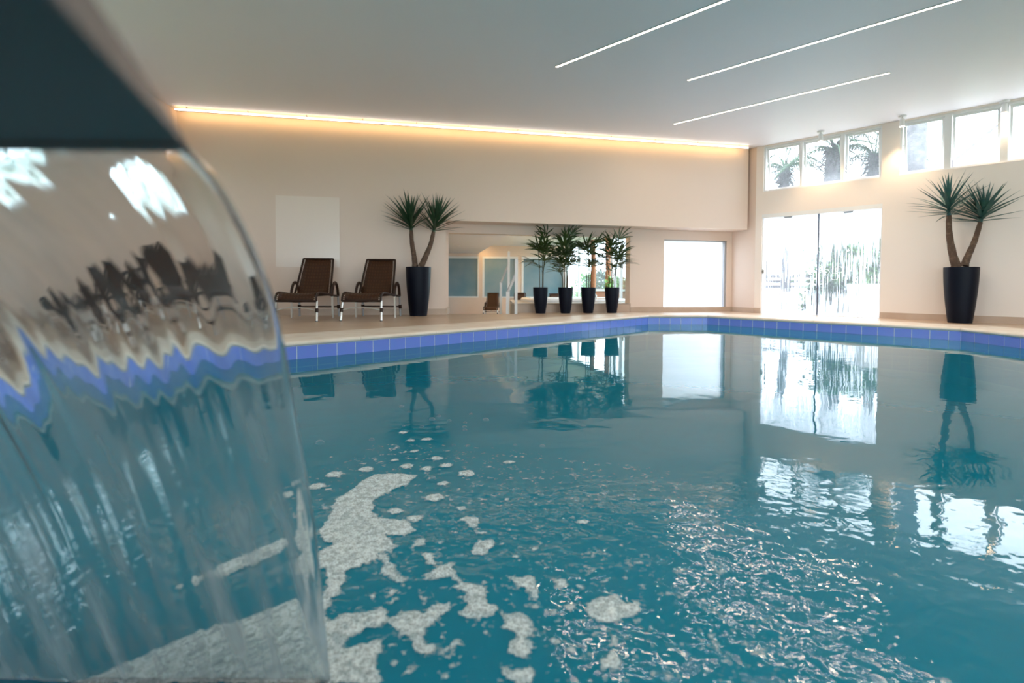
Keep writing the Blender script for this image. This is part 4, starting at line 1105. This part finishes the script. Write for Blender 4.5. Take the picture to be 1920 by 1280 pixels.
def sdist(x, y):
    best = -9
    for P, x0, x1, y0, y1 in segs:
        if not (x0 < x < x1 and y0 < y < y1): continue
        ins = False; dm = 9; n_ = len(P); j = n_-1
        for i in range(n_):
            a, b = P[i], P[j]
            if (a.y > y) != (b.y > y) and x < (b.x-a.x)*(y-a.y)/(b.y-a.y)+a.x: ins = not ins
            ex, ey = b.x-a.x, b.y-a.y; q = max(0, min(1, ((x-a.x)*ex+(y-a.y)*ey)/(ex*ex+ey*ey+1e-12)))
            dd = (x-a.x-q*ex)**2+(y-a.y-q*ey)**2; dm = min(dm, dd); j = i
        dm = sqrt(dm); best = max(best, dm if ins else -dm)
    for a, r in wdots:
        dd = r-sqrt((x-a.x)**2+(y-a.y)**2); best = max(best, dd)
    return best
CS = .008
allx = [p.x for P in wpoly+[SPARSE] for p in P]+[a.x for a, r in wdots]; ally = [p.y for P in wpoly+[SPARSE] for p in P]+[a.y for a, r in wdots]
X0, X1, Y0, Y1 = min(allx)-.05, max(allx)+.05, min(ally)-.05, max(ally)+.05
nx, ny = int((X1-X0)/CS), int((Y1-Y0)/CS); print('foam grid', nx, ny)
vid = {}; vs = []; fs = []; att = []
val = {}
for i in range(nx+1):
    for j in range(ny+1):
        x, y = X0+i*CS, Y0+j*CS; d = sdist(x, y)
        if d < -.0075 and inside(SPARSE, x, y): d = -.0075
        if d > -.03: val[(i, j)] = d
def gv(i, j):
    k = (i, j)
    if k not in vid:
        x, y = X0+i*CS, Y0+j*CS; d = val[k]; vid[k] = len(vs)
        h = max(0, min(1, (d+.012)/.03))
        vs.append((x, y, WATER+.0012+h*(.004+.004*noise.noise((x*90, y*90, 0))))); att.append(d)
    return vid[k]
for (i, j) in val:
    if (i+1, j) in val and (i, j+1) in val and (i+1, j+1) in val:
        fs.append((gv(i, j), gv(i+1, j), gv(i+1, j+1), gv(i, j+1)))
me = bpy.data.meshes.new('foam'); me.from_pydata(vs, [], fs); me.update()
at = me.attributes.new('edge', 'FLOAT', 'POINT'); at.data.foreach_set('value', att)
for p in me.polygons: p.use_smooth = True
def foam_mat():
    m = bpy.data.materials.new('white_foam'); m.use_nodes = True; nt = m.node_tree; N = nt.nodes; L = nt.links; N.clear()
    o = N.new('ShaderNodeOutputMaterial'); t = N.new('ShaderNodeBsdfTransparent')
    d = N.new('ShaderNodeBsdfPrincipled'); d.inputs['Base Color'].default_value = (.76,.84,.88,1); d.inputs['Roughness'].default_value = .5; d.inputs['Specular IOR Level'].default_value = .15
    at = N.new('ShaderNodeAttribute'); at.attribute_name = 'edge'
    ge = N.new('ShaderNodeNewGeometry')
    n1 = N.new('ShaderNodeTexNoise'); n1.inputs['Scale'].default_value = 28; n1.inputs['Detail'].default_value = 5; L.new(ge.outputs[0], n1.inputs['Vector'])
    v = N.new('ShaderNodeTexVoronoi'); v.feature = 'DISTANCE_TO_EDGE'; v.inputs['Scale'].default_value = 130; L.new(ge.outputs[0], v.inputs['Vector'])
    n3 = N.new('ShaderNodeTexNoise'); n3.inputs['Scale'].default_value = 75; n3.inputs['Detail'].default_value = 3; L.new(ge.outputs[0], n3.inputs['Vector'])
    # edge + noise -> cover
    m1 = N.new('ShaderNodeMath'); m1.operation = 'MULTIPLY_ADD'; m1.inputs[1].default_value = .032; L.new(n1.outputs[0], m1.inputs[0]); L.new(at.outputs['Fac'], m1.inputs[2])
    m1b = N.new('ShaderNodeMath'); m1b.operation = 'MULTIPLY_ADD'; m1b.inputs[1].default_value = .034; L.new(n3.outputs[0], m1b.inputs[0]); L.new(m1.outputs[0], m1b.inputs[2])
    r1 = N.new('ShaderNodeMapRange'); r1.inputs[1].default_value = .030; r1.inputs[2].default_value = .037; L.new(m1b.outputs[0], r1.inputs[0])
    # bubbly texture: lacy cell walls
    r2 = N.new('ShaderNodeMapRange'); r2.inputs[1].default_value = .40; r2.inputs[2].default_value = .62; r2.inputs[3].default_value = .95; r2.inputs[4].default_value = .55; L.new(n3.outputs[0], r2.inputs[0])
    r3 = N.new('ShaderNodeMapRange'); r3.inputs[1].default_value = .0; r3.inputs[2].default_value = .25; r3.inputs[3].default_value = 1.15; r3.inputs[4].default_value = .72; L.new(v.outputs['Distance'], r3.inputs[0])
    mu = N.new('ShaderNodeMath'); mu.operation = 'MULTIPLY'; L.new(r2.outputs[0], mu.inputs[0]); L.new(r3.outputs[0], mu.inputs[1])
    m2 = N.new('ShaderNodeMath'); m2.operation = 'MULTIPLY'; m2.use_clamp = True; L.new(mu.outputs[0], m2.inputs[0]); L.new(r1.outputs[0], m2.inputs[1])
    bp = N.new('ShaderNodeBump'); bp.inputs['Strength'].default_value = .8; bp.inputs['Distance'].default_value = .006; L.new(n3.outputs[0], bp.inputs['Height']); L.new(bp.outputs[0], d.inputs['Normal'])
    x = N.new('ShaderNodeMixShader'); L.new(m2.outputs[0], x.inputs[0]); L.new(t.outputs[0], x.inputs[1]); L.new(d.outputs[0], x.inputs[2]); L.new(x.outputs[0], o.inputs[0])
    return m
M['foam'] = foam_mat()
fo = link('foam', me, M['foam']); tag(fo, 'lacy white foam drifting on the pool beside the waterfall', 'foam', kind='stuff')
# loose bubbles beyond the foam
M['bubble'] = glass_clear('bubble_film', tint=(.97,.99,1), fog=.12)
bub = MB().lathe([(1,0),(.96,.2),(.8,.45),(.5,.64),(.2,.72),(0.001,.73)], 16).mesh('bubble', True); bub.materials.append(M['bubble'])
for (x, y, r) in [(753,763,6),(767,773,5),(810,787,8),(823,781,6),(842,790,6),(791,801,6),(821,802,6),(872,793,5),(871,801,6),(872,807,6),(911,788,8),(697,825,7),(745,840,7),(600,831,11),(770,826,7),(851,836,6),(878,836,6),(883,777,5),(1017,837,7),(757,799,4),(966,835,5)]:
    p = on_z(x, y, WATER); s = r*.8*p.y/F
    o = bpy.data.objects.new('bubble', bub); C.objects.link(o); o.location = (p.x, p.y, WATER+.0005); o.scale = (s, s, s)
    tag(o, 'small clear bubble dome floating on the teal water beyond the foam', 'bubble', 'loose bubbles on the water')
